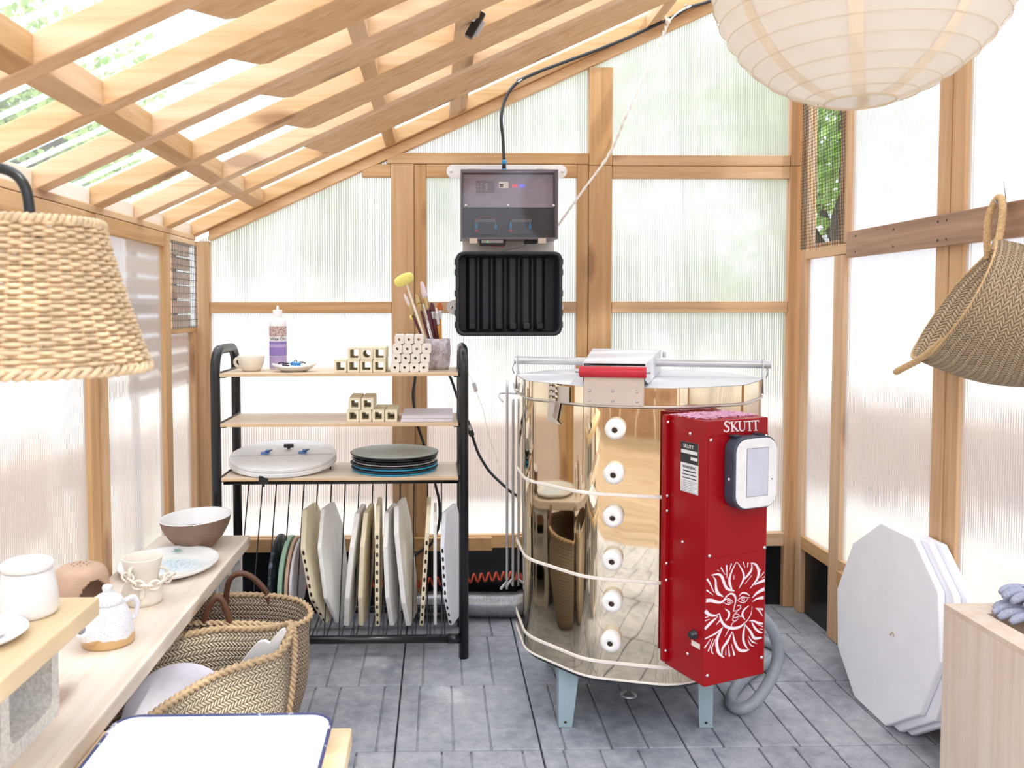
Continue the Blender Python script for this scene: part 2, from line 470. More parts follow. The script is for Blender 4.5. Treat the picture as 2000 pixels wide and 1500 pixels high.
# lantern paper
n = N('lantern_paper'); d = n.n('ShaderNodeBsdfDiffuse'); t = n.n('ShaderNodeBsdfTranslucent'); m = n.n('ShaderNodeMixShader'); m.inputs[0].default_value = .62
c = n.ramp(n.noise(n.co(), 14, 4), [(.3, lin('#f4efe8')), (.7, lin('#f8f5f0'))])
n.l(c, d.inputs[0]); n.l(c, t.inputs[0]); n.l(d.outputs[0], m.inputs[1]); n.l(t.outputs[0], m.inputs[2]); n.l(m.outputs[0], n.out.inputs[0]); M['paper'] = n.m
M['paperseam'] = plain('lantern_paper_seam', '#eddfca', .9)
M['lanternwire'] = plain('lantern_wire', '#dccbb3', .7)

# bottle plastic
n = N('clear_bottle_plastic'); n.pr(lin('#f1f0f3'), .35); n.p.inputs['Subsurface Weight'].default_value = .2; M['bottle'] = n.m

# woven palm: braided strips sewn in courses
def straw(name, a, b, c, pitch=.0125, step=.0105):
    n = N(name); uv = n.n('ShaderNodeUVMap'); sp = n.n('ShaderNodeSeparateXYZ'); n.l(uv.outputs[0], sp.inputs[0])
    wob = n.math('MULTIPLY', n.math('SUBTRACT', n.noise(n.co('UV', (14, 14, 1)), 2, 2), .5), .5)
    vv = n.math('ADD', n.math('DIVIDE', sp.outputs['Y'], pitch), wob)
    pp = n.math('PINGPONG', vv, 1)
    ch = n.math('FRACT', n.math('ADD', n.math('ADD', n.math('DIVIDE', sp.outputs['X'], step), n.math('MULTIPLY', wob, .6)), n.math('MULTIPLY', pp, 1.15)))
    s1 = n.math('POWER', n.math('SINE', n.math('MULTIPLY', ch, PI)), .6)
    edge = n.math('POWER', n.math('SINE', n.math('MULTIPLY', n.math('FRACT', vv), PI)), .35)
    h = n.math('MULTIPLY', s1, edge)
    nz = n.noise(n.co('UV', (50, 50, 1)), 3, 3)
    base = n.ramp(nz, [(.3, lin(b)), (.7, lin(c))])
    col = n.mix(n.ramp(h, [(.22, (1, 1, 1, 1)), (.55, (0, 0, 0, 1))]), base, lin(a))  # crevice shade between the strips is mixed into the colour
    n.pr(col, .7); n.bump(h, 1, .006); return n.m
M['straw'] = straw('woven_palm', '#6b5542', '#ae967e', '#c8b299')
M['strawpale'] = straw('woven_palm_pale', '#7f674c', '#cdb798', '#e1d2b8')
M['straw2'] = straw('woven_palm_grey', '#7d6549', '#bea382', '#d1bb9b', .019, .0125)
M['braid'] = plain('palm_braid', '#bb9f7c', .8, 0, .2, 90, .4)
M['ropewrap'] = plain('palm_rope', '#cfae80', .8, 0, .2, 140, .5)
M['wicker'] = plain('natural_wicker', '#d6bd9a', .6, 0, .2, 45, .1)
M['wickerstake'] = plain('wicker_stake', '#b48d60', .6, 0, .12, 40)

# slate grey textured pavers
n = N('grey_paver'); v = n.co('Object', (1, 1, 1), (0, 0, 0), False)
a1 = n.noise(v, 3.1, 5, .6, .6); a2 = n.noise(v, 22, 5, .65); a3 = n.noise(v, 160, 3, .6)
col = n.ramp(a1, [(.30, lin('#6f7580')), (.5, lin('#a6a9b2')), (.70, lin('#cfd0d5'))])
col = n.mix(.5, col, n.ramp(a2, [(.3, lin('#82868f')), (.7, lin('#d0d0d4'))]))
col = n.mix(n.math('MULTIPLY', a3, .35), col, lin('#5c6068'), 'MULTIPLY')
n.pr(col, .75); n.bump(n.math('ADD', a2, n.math('MULTIPLY', a3, .5)), .5, .004); M['paver'] = n.m
M['joint'] = plain('paver_joint_sand', '#3f4146', .95, 0, .3, 120)
n = N('cinder_block'); v = n.co(); a1 = n.noise(v, 130, 4, .7); col = n.ramp(a1, [(.3, lin('#bdb9b2')), (.6, lin('#dedbd5')), (.8, lin('#e8e6e2'))])
n.pr(col, .95); n.bump(a1, .8, .004); M['cinder'] = n.m
n = N('pale_ground'); v = n.co(); col = n.ramp(n.noise(v, .35, 3), [(.35, lin('#a8a288')), (.5, lin('#bdb5a6')), (.65, lin('#c8c0b6'))]); n.pr(col, .95); M['ground'] = n.m

# speckled glaze with raw clay foot
n = N('speckled_glaze_over_clay'); v = n.co(); sp = n.n('ShaderNodeSeparateXYZ'); n.l(v, sp.inputs[0])
wv = n.noise(v, 26, 1); lim = n.math('SUBTRACT', n.math('ADD', sp.outputs['Z'], n.math('MULTIPLY', wv, .03)), .040)
fac = n.ramp(n.math('MULTIPLY_ADD', lim, 60, .5), [(.45, (0, 0, 0, 1)), (.55, (1, 1, 1, 1))])
vo = n.n('ShaderNodeTexVoronoi'); n.l(v, vo.inputs['Vector']); vo.inputs['Scale'].default_value = 240
spk = n.ramp(vo.outputs['Distance'], [(.14, lin('#8e8a8c')), (.22, lin('#e9e8ec'))])
n.pr(n.mix(fac, lin('#cfa976'), spk), .3); M['speckle'] = n.m
# marbled mug
n = N('marbled_glaze'); v = n.co(); n.pr(n.ramp(n.noise(v, 34, 5, .7, .6), [(.34, lin('#8d7a7c')), (.46, lin('#bfb4bb')), (.6, lin('#d8d6e0')), (.7, lin('#a58f8d'))]), .25); M['marble'] = n.m
# scuffed black round
n = N('scuffed_black'); v = n.co(); n.pr(n.ramp(n.noise(v, 26, 5, .7), [(.5, lin('#1f2732')), (.62, lin('#6f7883')), (.72, lin('#b0b5ba'))]), .5); M['scuff'] = n.m
# platter with blue crystalline glaze: centre set by object coordinates
n = N('white_platter_blue_pool'); v = n.co('Object', (4.6, 6.6, 1)); ln = n.n('ShaderNodeVectorMath', operation='LENGTH')
sp = n.n('ShaderNodeSeparateXYZ'); n.l(v, sp.inputs[0]); cb = n.n('ShaderNodeCombineXYZ'); n.l(sp.outputs['X'], cb.inputs[0]); n.l(sp.outputs['Y'], cb.inputs[1]); n.l(cb.outputs[0], ln.inputs[0])
vo = n.n('ShaderNodeTexVoronoi'); n.l(n.co(), vo.inputs['Vector']); vo.inputs['Scale'].default_value = 110
pool = n.ramp(n.math('ADD', ln.outputs['Value'], n.math('MULTIPLY', n.noise(n.co(), 40, 4), .35)), [(.5, (1, 1, 1, 1)), (.72, (0, 0, 0, 1))])
tile = n.ramp(vo.outputs['Distance'], [(.1, lin('#8fb8c9')), (.5, lin('#dfeaf0'))])
n.pr(n.mix(pool, lin('#f2f1ee'), tile), .15); M['platter'] = n.m
# picture on the bottle label
n = N('label_picture'); n.pr(n.ramp(n.noise(n.co(), 160, 3), [(.35, lin('#8a6f6a')), (.5, lin('#b99e96')), (.65, lin('#d8cbc6'))]), .5); M['labelpic'] = n.m
EMBLEM=[([(-0.0671,0.5806),(-0.0801,0.5612),(-0.089,0.5414),(-0.0874,0.5264),(-0.0791,0.508)],[0.00087,0.0035,0.00656,0.00787,0.00219]),([(-0.0658,0.5805),(-0.0534,0.5652),(-0.0437,0.5481),(-0.0421,0.5351),(-0.0499,0.5213),(-0.0578,0.5108)],[0.00087,0.00306,0.00525,0.00656,0.0035,0.00087]),([(-0.0171,0.5701),(-0.0168,0.5552),(-0.0261,0.5436),(-0.042,0.5309)],[0.00175,0.00568,0.00656,0.00219]),([(-0.0212,0.5717),(-0.0047,0.5664),(0.0052,0.5523),(0.0068,0.5371),(-0.0011,0.5232),(-0.0212,0.5057)],[0.00131,0.00568,0.00743,0.00787,0.00568,0.00087]),([(0.0279,0.5204),(0.01,0.5175),(-0.0064,0.5133)],[0.00787,0.00612,0.00219]),([(-0.1172,0.5723),(-0.1037,0.5528)],[0.00393,0.00087]),([(-0.0989,0.5762),(-0.097,0.5424)],[0.00437,0.00066]),([(-0.083,0.5784),(-0.0894,0.5614)],[0.0035,0.00066]),([(-0.1281,0.5674),(-0.1218,0.5635)],[0.00197,0.00087]),([(-0.0456,0.5779),(-0.0386,0.5612)],[0.00306,0.00066]),([(-0.0293,0.5738),(-0.0305,0.5612)],[0.00306,0.00066]),([(0.0148,0.5515),(0.0116,0.5462)],[0.00175,0.00066]),([(0.0246,0.5423),(0.0125,0.53)],[0.00262,0.00066]),([(0.0277,0.5297),(0.018,0.5271)],[0.00175,0.00066]),([(-0.0146,0.5404),(-0.0378,0.5197)],[0.00109,0.00109]),([(-0.0745,0.5479),(-0.0748,0.5363)],[0.00131,0.00131]),([(-0.1482,0.5566),(-0.1274,0.5569),(-0.1142,0.5489),(-0.106,0.5311),(-0.0952,0.5149),(-0.0724,0.5065)],[0.00131,0.00481,0.00787,0.00787,0.00743,0.00219]),([(-0.1417,0.5536),(-0.1337,0.5411),(-0.1321,0.5242),(-0.1266,0.5088),(-0.108,0.4968)],[0.00131,0.00525,0.00656,0.00962,0.00131]),([(-0.161,0.5489),(-0.1504,0.535),(-0.1411,0.5171),(-0.1358,0.5111)],[0.00525,0.00437,0.00175,0.00066]),([(-0.1618,0.521),(-0.1409,0.5056)],[0.00393,0.00066]),([(-0.1627,0.4942),(-0.1472,0.493),(-0.1288,0.4861),(-0.1105,0.4845),(-0.0949,0.498),(-0.0817,0.5008),(-0.0709,0.4936),(-0.068,0.4815),(-0.0724,0.4631),(-0.0755,0.4551)],[0.00962,0.00874,0.00743,0.00568,0.00262,0.00481,0.00568,0.00393,0.00219,0.00175]),([(-0.1091,0.4833),(-0.0921,0.4896),(-0.0754,0.4794)],[0.00087,0.0024,0.00087]),([(-0.1091,0.4833),(-0.0918,0.4744),(-0.0754,0.4794)],[0.00066,0.0024,0.00066]),([(-0.0946,0.4854),(-0.0867,0.4842),(-0.0853,0.4794),(-0.0932,0.4797),(-0.0946,0.4854)],[0.00153,0.00153,0.00153,0.00153,0.00153]),([(-0.0574,0.4906),(-0.0468,0.4976),(-0.0332,0.4946),(-0.0217,0.4872)],[0.00087,0.0035,0.00437,0.00087]),([(-0.0621,0.4807),(-0.0466,0.4874),(-0.033,0.4837),(-0.0216,0.4823)],[0.00087,0.00262,0.00219,0.00109]),([(-0.0621,0.4807),(-0.0463,0.4725),(-0.0342,0.4741),(-0.027,0.4816)],[0.00066,0.0024,0.00175,0.00066]),([(-0.0479,0.4837),(-0.0403,0.4831),(-0.0394,0.4778),(-0.047,0.4785),(-0.0479,0.4837)],[0.00153,0.00153,0.00153,0.00153,0.00153]),([(-0.0755,0.4551),(-0.0621,0.4542),(-0.0509,0.46),(-0.0538,0.4667),(-0.0623,0.4667)],[0.00175,0.0024,0.0024,0.00197,0.00153]),([(-0.0615,0.452),(-0.07,0.4469),(-0.0758,0.4404),(-0.0671,0.4365),(-0.0565,0.4385),(-0.0402,0.4349)],[0.00153,0.00197,0.00197,0.00197,0.00219,0.00306]),([(-0.0673,0.4459),(-0.0579,0.4436),(-0.0543,0.4371)],[0.00131,0.00175,0.00131]),([(-0.0752,0.4365),(-0.0764,0.4309),(-0.067,0.4284),(-0.0585,0.4339)],[0.00153,0.00197,0.00197,0.00131]),([(-0.0723,0.4271),(-0.0797,0.4209),(-0.0801,0.4146)],[0.00153,0.00175,0.00262]),([(-0.1022,0.4654),(-0.0893,0.454),(-0.0899,0.4425),(-0.099,0.4334)],[0.00087,0.00568,0.00568,0.00087]),([(-0.0245,0.4614),(-0.0405,0.452),(-0.0452,0.44),(-0.036,0.4258)],[0.00087,0.00525,0.00568,0.00087]),([(-0.0135,0.4583),(-0.0159,0.4398),(-0.0278,0.4245),(-0.0399,0.4174)],[0.00109,0.00153,0.00197,0.00219]),([(-0.1191,0.4554),(-0.1144,0.4379),(-0.1009,0.421),(-0.08,0.4114),(-0.0559,0.4101),(-0.0372,0.4174)],[0.00131,0.00656,0.00743,0.00743,0.00656,0.00262]),([(-0.1649,0.4685),(-0.1518,0.4572),(-0.1335,0.4523),(-0.1191,0.4554)],[0.00962,0.00787,0.00437,0.00109]),([(-0.1646,0.4518),(-0.1538,0.4523)],[0.00306,0.00087]),([(-0.1645,0.4439),(-0.1503,0.4459)],[0.00306,0.00066]),([(-0.1654,0.4228),(-0.1488,0.4348),(-0.1243,0.4488)],[0.00656,0.00787,0.00087]),([(-0.1305,0.4273),(-0.1149,0.44)],[0.00087,0.00481]),([(-0.108,0.42),(-0.117,0.4067),(-0.1272,0.3874),(-0.1242,0.3637),(-0.116,0.3497),(-0.1021,0.3389)],[0.00087,0.00612,0.00874,0.00874,0.00656,0.00131]),([(-0.108,0.419),(-0.1301,0.4067),(-0.165,0.3978)],[0.00087,0.00437,0.00306]),([(-0.166,0.3746),(-0.1469,0.3948)],[0.00393,0.00109]),([(-0.1542,0.3642),(-0.139,0.3946)],[0.00393,0.00087]),([(-0.1384,0.3552),(-0.1438,0.3681),(-0.1312,0.3933)],[0.00262,0.0035,0.00066]),([(-0.0772,0.4025),(-0.0928,0.3796),(-0.1084,0.3632),(-0.1101,0.3424)],[0.00087,0.00743,0.00656,0.00109]),([(-0.0758,0.4001),(-0.0687,0.3735),(-0.0549,0.352),(-0.0358,0.3456),(-0.0206,0.3462)],[0.00131,0.00699,0.00743,0.00699,0.00131]),([(-0.0975,0.3444),(-0.0978,0.3635)],[0.00306,0.00066]),([(-0.0854,0.3392),(-0.09,0.3707)],[0.00525,0.00066]),([(-0.0694,0.3392),(-0.0793,0.371)],[0.00568,0.00066]),([(-0.0358,0.4151),(-0.0407,0.3902),(-0.039,0.3686),(-0.025,0.3478)],[0.00131,0.00699,0.00699,0.00109]),([(-0.0344,0.4127),(-0.0177,0.3929),(-0.0036,0.3735),(0.0213,0.3705)],[0.00131,0.00656,0.00787,0.00306]),([(-0.0243,0.3822),(-0.0117,0.3662),(0.0049,0.3581)],[0.00087,0.00393,0.00131]),([(-0.0255,0.3728),(-0.017,0.3585),(-0.0045,0.3511)],[0.00087,0.0035,0.00109]),([(-0.0223,0.4215),(-0.0073,0.4192),(0.0038,0.4132),(0.0233,0.4069)],[0.00087,0.00437,0.00568,0.00525]),([(-0.0141,0.4181),(-0.0042,0.4015),(0.0098,0.3885),(0.0224,0.3833)],[0.00131,0.00612,0.00568,0.00262]),([(0.0039,0.4089),(0.0234,0.3993)],[0.00066,0.00262]),([(0.0125,0.3957),(0.023,0.3918)],[0.00066,0.00219]),([(-0.088,0.4105),(-0.1009,0.3926)],[0.00262,0.00066]),([(-0.0126,0.4799),(0.0023,0.4907),(0.0269,0.498)],[0.00087,0.00656,0.00962]),([(-0.0137,0.4694),(0.0026,0.4756),(0.0246,0.4757)],[0.00066,0.00437,0.00874]),([(-0.0011,0.4515),(0.0115,0.4421),(0.0229,0.4264)],[0.00131,0.00481,0.00109]),([(-0.0011,0.4515),(0.0239,0.4446)],[0.00131,0.00525])]
LOGO=[([(-0.095,0.9337),(-0.0999,0.9394),(-0.1072,0.9398),(-0.1113,0.935),(-0.1066,0.9299),(-0.0997,0.925),(-0.0982,0.9186),(-0.1057,0.9149),(-0.1133,0.9195)],[0.00191,0.00172,0.00306,0.00421,0.00459,0.00459,0.00421,0.00268,0.00172]),([(-0.0951,0.9395),(-0.095,0.9328)],[0.00153,0.00153]),([(-0.1133,0.9213),(-0.1132,0.9146)],[0.00153,0.00153]),([(-0.0889,0.9384),(-0.0862,0.9148)],[0.00421,0.00421]),([(-0.093,0.9383),(-0.0829,0.9385)],[0.00153,0.00153]),([(-0.0912,0.9146),(-0.0804,0.9148)],[0.00153,0.00153]),([(-0.0739,0.9376),(-0.0859,0.926)],[0.00172,0.00172]),([(-0.0785,0.9382),(-0.0686,0.9384)],[0.00153,0.00153]),([(-0.0846,0.9281),(-0.0688,0.9145)],[0.00421,0.00459]),([(-0.0735,0.9144),(-0.0642,0.9145)],[0.00153,0.00153]),([(-0.0635,0.9377),(-0.0627,0.9206),(-0.0572,0.9145),(-0.0502,0.9151),(-0.0468,0.9209),(-0.0476,0.9374)],[0.00421,0.00421,0.00344,0.00229,0.00191,0.00191]),([(-0.0676,0.938),(-0.0583,0.9382)],[0.00153,0.00153]),([(-0.0518,0.9378),(-0.0434,0.9379)],[0.00153,0.00153]),([(-0.0425,0.9371),(-0.0213,0.9368)],[0.00249,0.00249]),([(-0.0319,0.937),(-0.0303,0.9132)],[0.00421,0.00421]),([(-0.0354,0.9128),(-0.0244,0.9128)],[0.00153,0.00153]),([(-0.042,0.938),(-0.0419,0.9329)],[0.00134,0.00096]),([(-0.0218,0.9372),(-0.0217,0.9323)],[0.00134,0.00096]),([(-0.0208,0.9372),(-0.0004,0.9367)],[0.00249,0.00249]),([(-0.0118,0.9366),(-0.0099,0.9127)],[0.00421,0.00421]),([(-0.0156,0.9123),(-0.0042,0.9125)],[0.00153,0.00153]),([(-0.0009,0.9371),(-0.0008,0.932)],[0.00134,0.00096])]
# ================================================================== the setting
ZP = 1.512                                   # underside of the roof at x = -0.954
def rz(x, off=0): return ZP+ROOF_S*(x+.954)+off
Yb = 3.37; XL = -.955; XR = 1.446; YN = .62   # inner faces of the walls
RV = .056                                    # vertical height of a rafter

# floor: square pavers, each scored across to look like small bricks
P = .4064; PX0 = -.1224; PY0 = 3.0958        # a paver corner
fm = MB(); rnd = random.Random(3)
rows = range(-2, 8); cols = range(-3, 5)
scores = [(.26, .52, .79), (.32, .52, .87), (.17, .49, .74), (.26, .5, .74), (.15, .4, .66)]
for j in rows:
    y1 = PY0-(j-1)*P; y0 = y1-P
    for i in cols:
        x0 = PX0+i*P; x1 = x0+P
        sc = scores[(i*3+j*2) % 5]
        ed = [0]+list(sc)+[1]
        fm.box(x0+.004, x1-.004, y0+.004, y1-.004, -.05, -.0075)
        for a, b in zip(ed, ed[1:]):
            g0 = .0024 if a == 0 else .0022; g1 = .0024 if b == 1 else .0022
            dz = rnd.uniform(-.0012, 0)
            fm.box(x0+a*P+g0, x0+b*P-g1, y0+.0022, y1-.0022, -.05, dz)
floor = fm.build('floor', M['paver'], None, bevel=.0035, seg=2); floor['kind'] = 'structure'
jb = MB().box(-1.34, 1.9, .25, 4.3, -.09, -.011).build('floor_joints', M['joint'], floor)

def part(root, name, mat, *b, bevel=.0025):
    m = MB(); m.box(*b); return m.build(name, M[mat], root, bevel=bevel)

# back wall
wb = struct('wall_back')
D = .038                                     # framing depth
def gz(x): return rz(x)-.043
part(wb, 'corner_post', 'wz', -.962, -.906, Yb, Yb+.05, 0, gz(-.955)+.02)
part(wb, 'corner_post', 'wz', 1.409, 1.457, Yb, Yb+.05, 0, 1.789)
part(wb, 'corner_post', 'wz', 1.410, 1.458, Yb-.001, Yb+.05, 1.7905, gz(1.44)+.02)
part(wb, 'stud', 'wz', -.185, -.0945, Yb, Yb+D, 0, 1.794)
part(wb, 'stud', 'wz', -.0935, -.045, Yb+.006, Yb+D, 0, 1.794)
part(wb, 'stud', 'wz', .555, .6005, Yb+.004, Yb+D, 0, 1.794)
part(wb, 'stud', 'wz', .6015, .695, Yb, Yb+D, 0, 1.789)
part(wb, 'stud', 'wz', .6015, .695, Yb, Yb+D, 1.7905, gz(.6))
part(wb, 'rail', 'wx', -.20, .6, Yb+.001, Yb+D, 1.795, 1.838)
part(wb, 'rail', 'wx', .6965, 1.4085, Yb+.001, Yb+D, 1.789, 1.831)
part(wb, 'rail', 'wx', -.30, -.186, Yb+.002, Yb+D, 1.744, 1.7935)
part(wb, 'rail', 'wx', -.0445, .5545, Yb+.002, Yb+D, 1.744, 1.7935)
part(wb, 'rail', 'wx', .6965, 1.4085, Yb+.002, Yb+D, 1.740, 1.788)
part(wb, 'rail', 'wx', -.9055, -.186, Yb+.003, Yb+D, 1.204, 1.249)
part(wb, 'rail', 'wx', -.0445, .5545, Yb+.003, Yb+D, 1.204, 1.249)
part(wb, 'rail', 'wx', .6965, 1.4085, Yb+.003, Yb+D, 1.204, 1.249)
part(wb, 'sill', 'wx', -.9055, -.186, Yb+.004, Yb+D, .25, .304)
part(wb, 'sill', 'wx', -.86, .215, Yb-.03, Yb-.001, .25, .303)
part(wb, 'sill', 'wx', -.0445, .5545, Yb+.004, Yb+D, .252, .306)
part(wb, 'sill', 'wx', .6965, 1.40, Yb-.018, Yb+D-.02, .257, .311)
m = MB(); x0, x1 = -.905, 1.56
m.prism([(x0, Yb, rz(x0, -.043)), (x1, Yb, rz(x1, -.043)), (x1, Yb, rz(x1, -.001)), (x0, Yb, rz(x0, -.001))], (0, .05, 0))
m.build('gable_plate', M['wr'], wb, bevel=.002)
m = MB(); m.add([(-.95, Yb+.025, .25), (1.46, Yb+.025, .25), (1.46, Yb+.025, rz(1.46, -.02)), (-.95, Yb+.025, rz(-.95, -.02))], [(0, 1, 2, 3)])
m.build('polycarbonate_panel', M['pcx'], wb)
part(wb, 'base_sheet', 'sheet', -1.0, 1.5, Yb+.03, Yb+.036, 0, .262, bevel=0)

# right wall
wr = struct('wall_right')
TR = lambda x: rz(x)-.002
X0, X1 = XR, XR+.038
part(wr, 'stud', 'wz', X0, X1, 3.30, 3.352, 0, TR(X0))
part(wr, 'stud', 'wz', X0, X1, 2.962, 3.026, 1.454, TR(X0))
part(wr, 'stud', 'wz', X0, X1, 2.985, 3.062, 0, 1.412)
part(wr, 'stud', 'wz', X0, X1, 2.371, 2.43, 0, TR(X0))
part(wr, 'stud', 'wz', X0+.003, X1, 2.31, 2.37, 0, TR(X0))
for y in (1.70, 1.02):
    part(wr, 'stud', 'wz', X0, X1, y-.05, y, 0, TR(X0))
part(wr, 'rail', 'wy', X0-.001, X1, 2.966, 3.3, 1.414, 1.452)
part(wr, 'rail', 'wy', X0-.003, X1-.01, 2.9, 2.965, 1.40, 1.470)
for a, b in ((2.43, 2.90), (1.70, 2.31), (1.02, 1.65), (.62, .97)):
    part(wr, 'rail', 'wy', X0+.001, X1, a, b, 1.40, 1.47)
for a, b in ((3.062, 3.3), (2.43, 2.985), (1.70, 2.31), (1.02, 1.65), (.62, .97)):
    part(wr, 'sill', 'wy', X0, X1, a, b, .262, .313)
part(wr, 'sill_block', 'wy', X0-.025, X0-.001, 2.2, 2.945, .236, .285)
part(wr, 'top_plate', 'wy', X0+.002, X1+.02, YN, Yb, TR(X0), TR(X0)+.05)
def panel(root, x, y0, y1, z0, z1, n_=1):
    m = MB(); vs = [(x, y0, z0), (x, y1, z0), (x, y1, z1), (x, y0, z1)]
    m.add(vs, [(0, 1, 2, 3) if n_ < 0 else (3, 2, 1, 0)]); return m.build('polycarbonate_panel', M['pcy'], root)
panel(wr, X0+.015, 2.99, 3.34, .28, 1.43)
panel(wr, X0+.015, 2.35, 2.99, .28, TR(X0))
panel(wr, X0+.015, 1.66, 2.35, .28, TR(X0))
panel(wr, X0+.015, YN, 1.66, .28, TR(X0))
part(wr, 'base_sheet', 'sheet', X0+.02, X0+.026, YN, Yb, 0, .275, bevel=0)
# wire screen over the open vent of the right wall, in its own inner frame
part(wr, 'vent_frame', 'wy', X1, X1+.012, 3.027, 3.299, 1.453, 1.475)
m = MB(); s = .0127; w = .0007; x = X0-.003
z = 1.458
while z < TR(X0)-.02: m.box(x-w, x+w, 2.985, 3.345, z-w, z+w); z += s
y = 2.99
while y < 3.345: m.box(x-w*3, x-w, y-w, y+w, 1.452, TR(X0)-.02); y += s
m.build('wire_mesh', M['greyblack'], wr)

# left wall
wl = struct('wall_left')
X0, X1 = XL-.038, XL
part(wl, 'stud', 'wz', X0, X1, 2.40, 2.46, 0, 1.49)
part(wl, 'stud', 'wz', X0, X1-.003, 2.338, 2.399, 0, 1.49)
part(wl, 'stud', 'wz', X0, X1, 2.985, 3.046, 0, 1.49)
part(wl, 'stud', 'wz', X0, X1, 3.318, 3.368, 0, 1.131)
for y in (1.72, 1.05, .62):
    part(wl, 'stud', 'wz', X0, X1, y, y+.05, 0, 1.49)
for a, b in ((2.46, 2.985), (1.77, 2.338), (1.10, 1.72), (.67, 1.05)):
    part(wl, 'rail', 'wy', X0, X1-.001, a, b, 1.441, 1.49)
part(wl, 'rail', 'wy', X0, X1, 3.046, 3.368, 1.468, 1.49)
part(wl, 'rail', 'wy', X0, X1, 3.046, 3.368, 1.131, 1.152)
part(wl, 'top_plate', 'wy', X0-.02, X1-.001, YN, Yb, 1.4915, 1.512)
for a, b in ((3.046, 3.318), (2.46, 2.985), (1.77, 2.338), (1.10, 1.72), (.67, 1.05)):
    part(wl, 'sill', 'wy', X0, X1, a, b, .262, .313)
panel(wl, X1-.017, 3.03, 3.34, .28, 1.14, -1)
panel(wl, X1-.017, 2.43, 3.03, .28, 1.46, -1)
panel(wl, X1-.017, 1.74, 2.43, .28, 1.46, -1)
panel(wl, X1-.017, YN, 1.74, .28, 1.46, -1)
part(wl, 'outer_rail', 'wy', X0-.06, X0-.03, YN, 2.99, 1.21, 1.243)
part(wl, 'base_sheet', 'sheet', X1-.03, X1-.024, YN, Yb, 0, .275, bevel=0)
m = MB(); x = X1+.002; z = 1.155; w = .001
while z < 1.468: m.box(x-w, x+w, 3.05, 3.366, z-w, z+w); z += .0254
y = 3.052
while y < 3.366: m.box(x+w, x+w*3, y-w, y+w, 1.15, 1.47); y += .0127
m.build('wire_mesh', M['screenwire'], wl)

# open front, behind the camera: corner posts and header only
wf = struct('wall_front')
for x in (-.993, 1.43):
    part(wf, 'corner_post', 'wz', x, x+.054, YN-.06, YN-.001, 0, rz(x)-.01)
part(wf, 'header', 'wx', -.935, 1.425, YN-.05, YN-.002, 2.0, 2.09) if False else None

# roof: rafters, upper splice boards, blocking, clear corrugated sheet
ce = struct('ceiling')
def sloped(x0, x1, y0, y1, z0=0, z1=RV, cut0=0, cut1=0, name='rafter', mat='wr', bev=.003):
    m = MB(); m.prism([(x0, y0, rz(x0, z0)), (x1, y0, rz(x1, z0)), (x1+cut1, y0, rz(x1+cut1, z1)), (x0-cut0, y0, rz(x0-cut0, z1))], (0, y1-y0, 0))
    return m.build(name, M[mat], ce, bevel=bev)
RY = [(.62, .678), (.86, .918), (1.16, 1.218),
      (1.461, 1.516), (1.757, 1.812), (2.052, 2.109), (2.384, 2.458), (2.720, 2.778), (3.010, 3.074), (3.343, 3.405)]
for y0, y1 in RY:
    sloped(-.985, 1.56, y0, y1)
SP = [(k, .12) for k in range(4)]+[(4, .12), (5, .125), (6, .15), (7, .229)]
for k, wd in SP:
    y0 = RY[k][1]+.001; y1 = min(y0+wd, RY[k+1][0]-.003)
    m = MB(); xs = -.452
    prof = [(xs, RV), (xs, .02), (xs+.006, .008), (xs+.02, 0), (1.56, 0), (1.56, RV)]
    a = [Vector((x, y0, rz(x, z))) for x, z in prof]
    cut = [0, .004, .010, .02, 0, 0]
    b = [Vector((x+.035+c, y1, rz(x+.035+c, z))) if x < 1 else Vector((x, y1, rz(x, z))) for (x, z), c in zip(prof, cut)]
    nn = len(a); m.add(a+b, [tuple(range(nn)), tuple(range(nn, 2*nn))[::-1]]+[(i, nn+i, nn+(i+1) % nn, (i+1) % nn) for i in range(nn)])
    m.build('splice_board', M['wr'], ce, bevel=.002)
def block(x0, x1, k, y_from=None, z1=RV):
    a = RY[k][1]+.0005 if y_from is None else y_from; b = RY[k+1][0]-.0005
    m = MB(); m.prism([(x0, a, rz(x0, .0)), (x1, a, rz(x1, .0)), (x1, a, rz(x1, z1)), (x0, a, rz(x0, z1))], (0, b-a, 0))
    m.build('blocking', M['wy'], ce, bevel=.002)
for k in range(len(RY)-1): block(-.722, -.681, k, z1=RV-.004)
for k in range(0, 9):
    wd = dict(SP).get(k, 0)
    y0 = RY[k][1]+.001+(min(wd, RY[k+1][0]-.003-RY[k][1]-.001) if wd else 0)
    if RY[k+1][0]-y0 > .02:
        block(-.203, -.164, k, y0, RV-.002); block(.045, .112, k, y0, RV-.002); block(.817, .874, k, y0, RV-.002)
for k in range(len(RY)-1):
    a, b = RY[k][1]+.012, RY[k+1][0]-.004
    m = MB(); m.prism([(-.99, a, 1.513), (-.965, a, 1.513), (-.965, a, 1.556), (-.99, a, 1.545)], (0, b-a, 0))
    m.build('eave_block', M['plank'], ce, bevel=.002)  # pale wood puts the sunlight on these blocks into their colour
m = MB(); y = YN-.2; pr = []
while y < Yb+.2:
    pr += [(y, 0), (y+.030, 0), (y+.042, .02), (y+.064, .02)]; y += .076
vs = []
for x in (-1.12, 1.70): vs += [(x, a, rz(x, RV+.004+b)) for a, b in pr]
k = len(pr); m.add(vs, [(i, i+1, k+i+1, k+i) for i in range(k-1)])
m.build('corrugated_sheet', M['roofing'], ce)

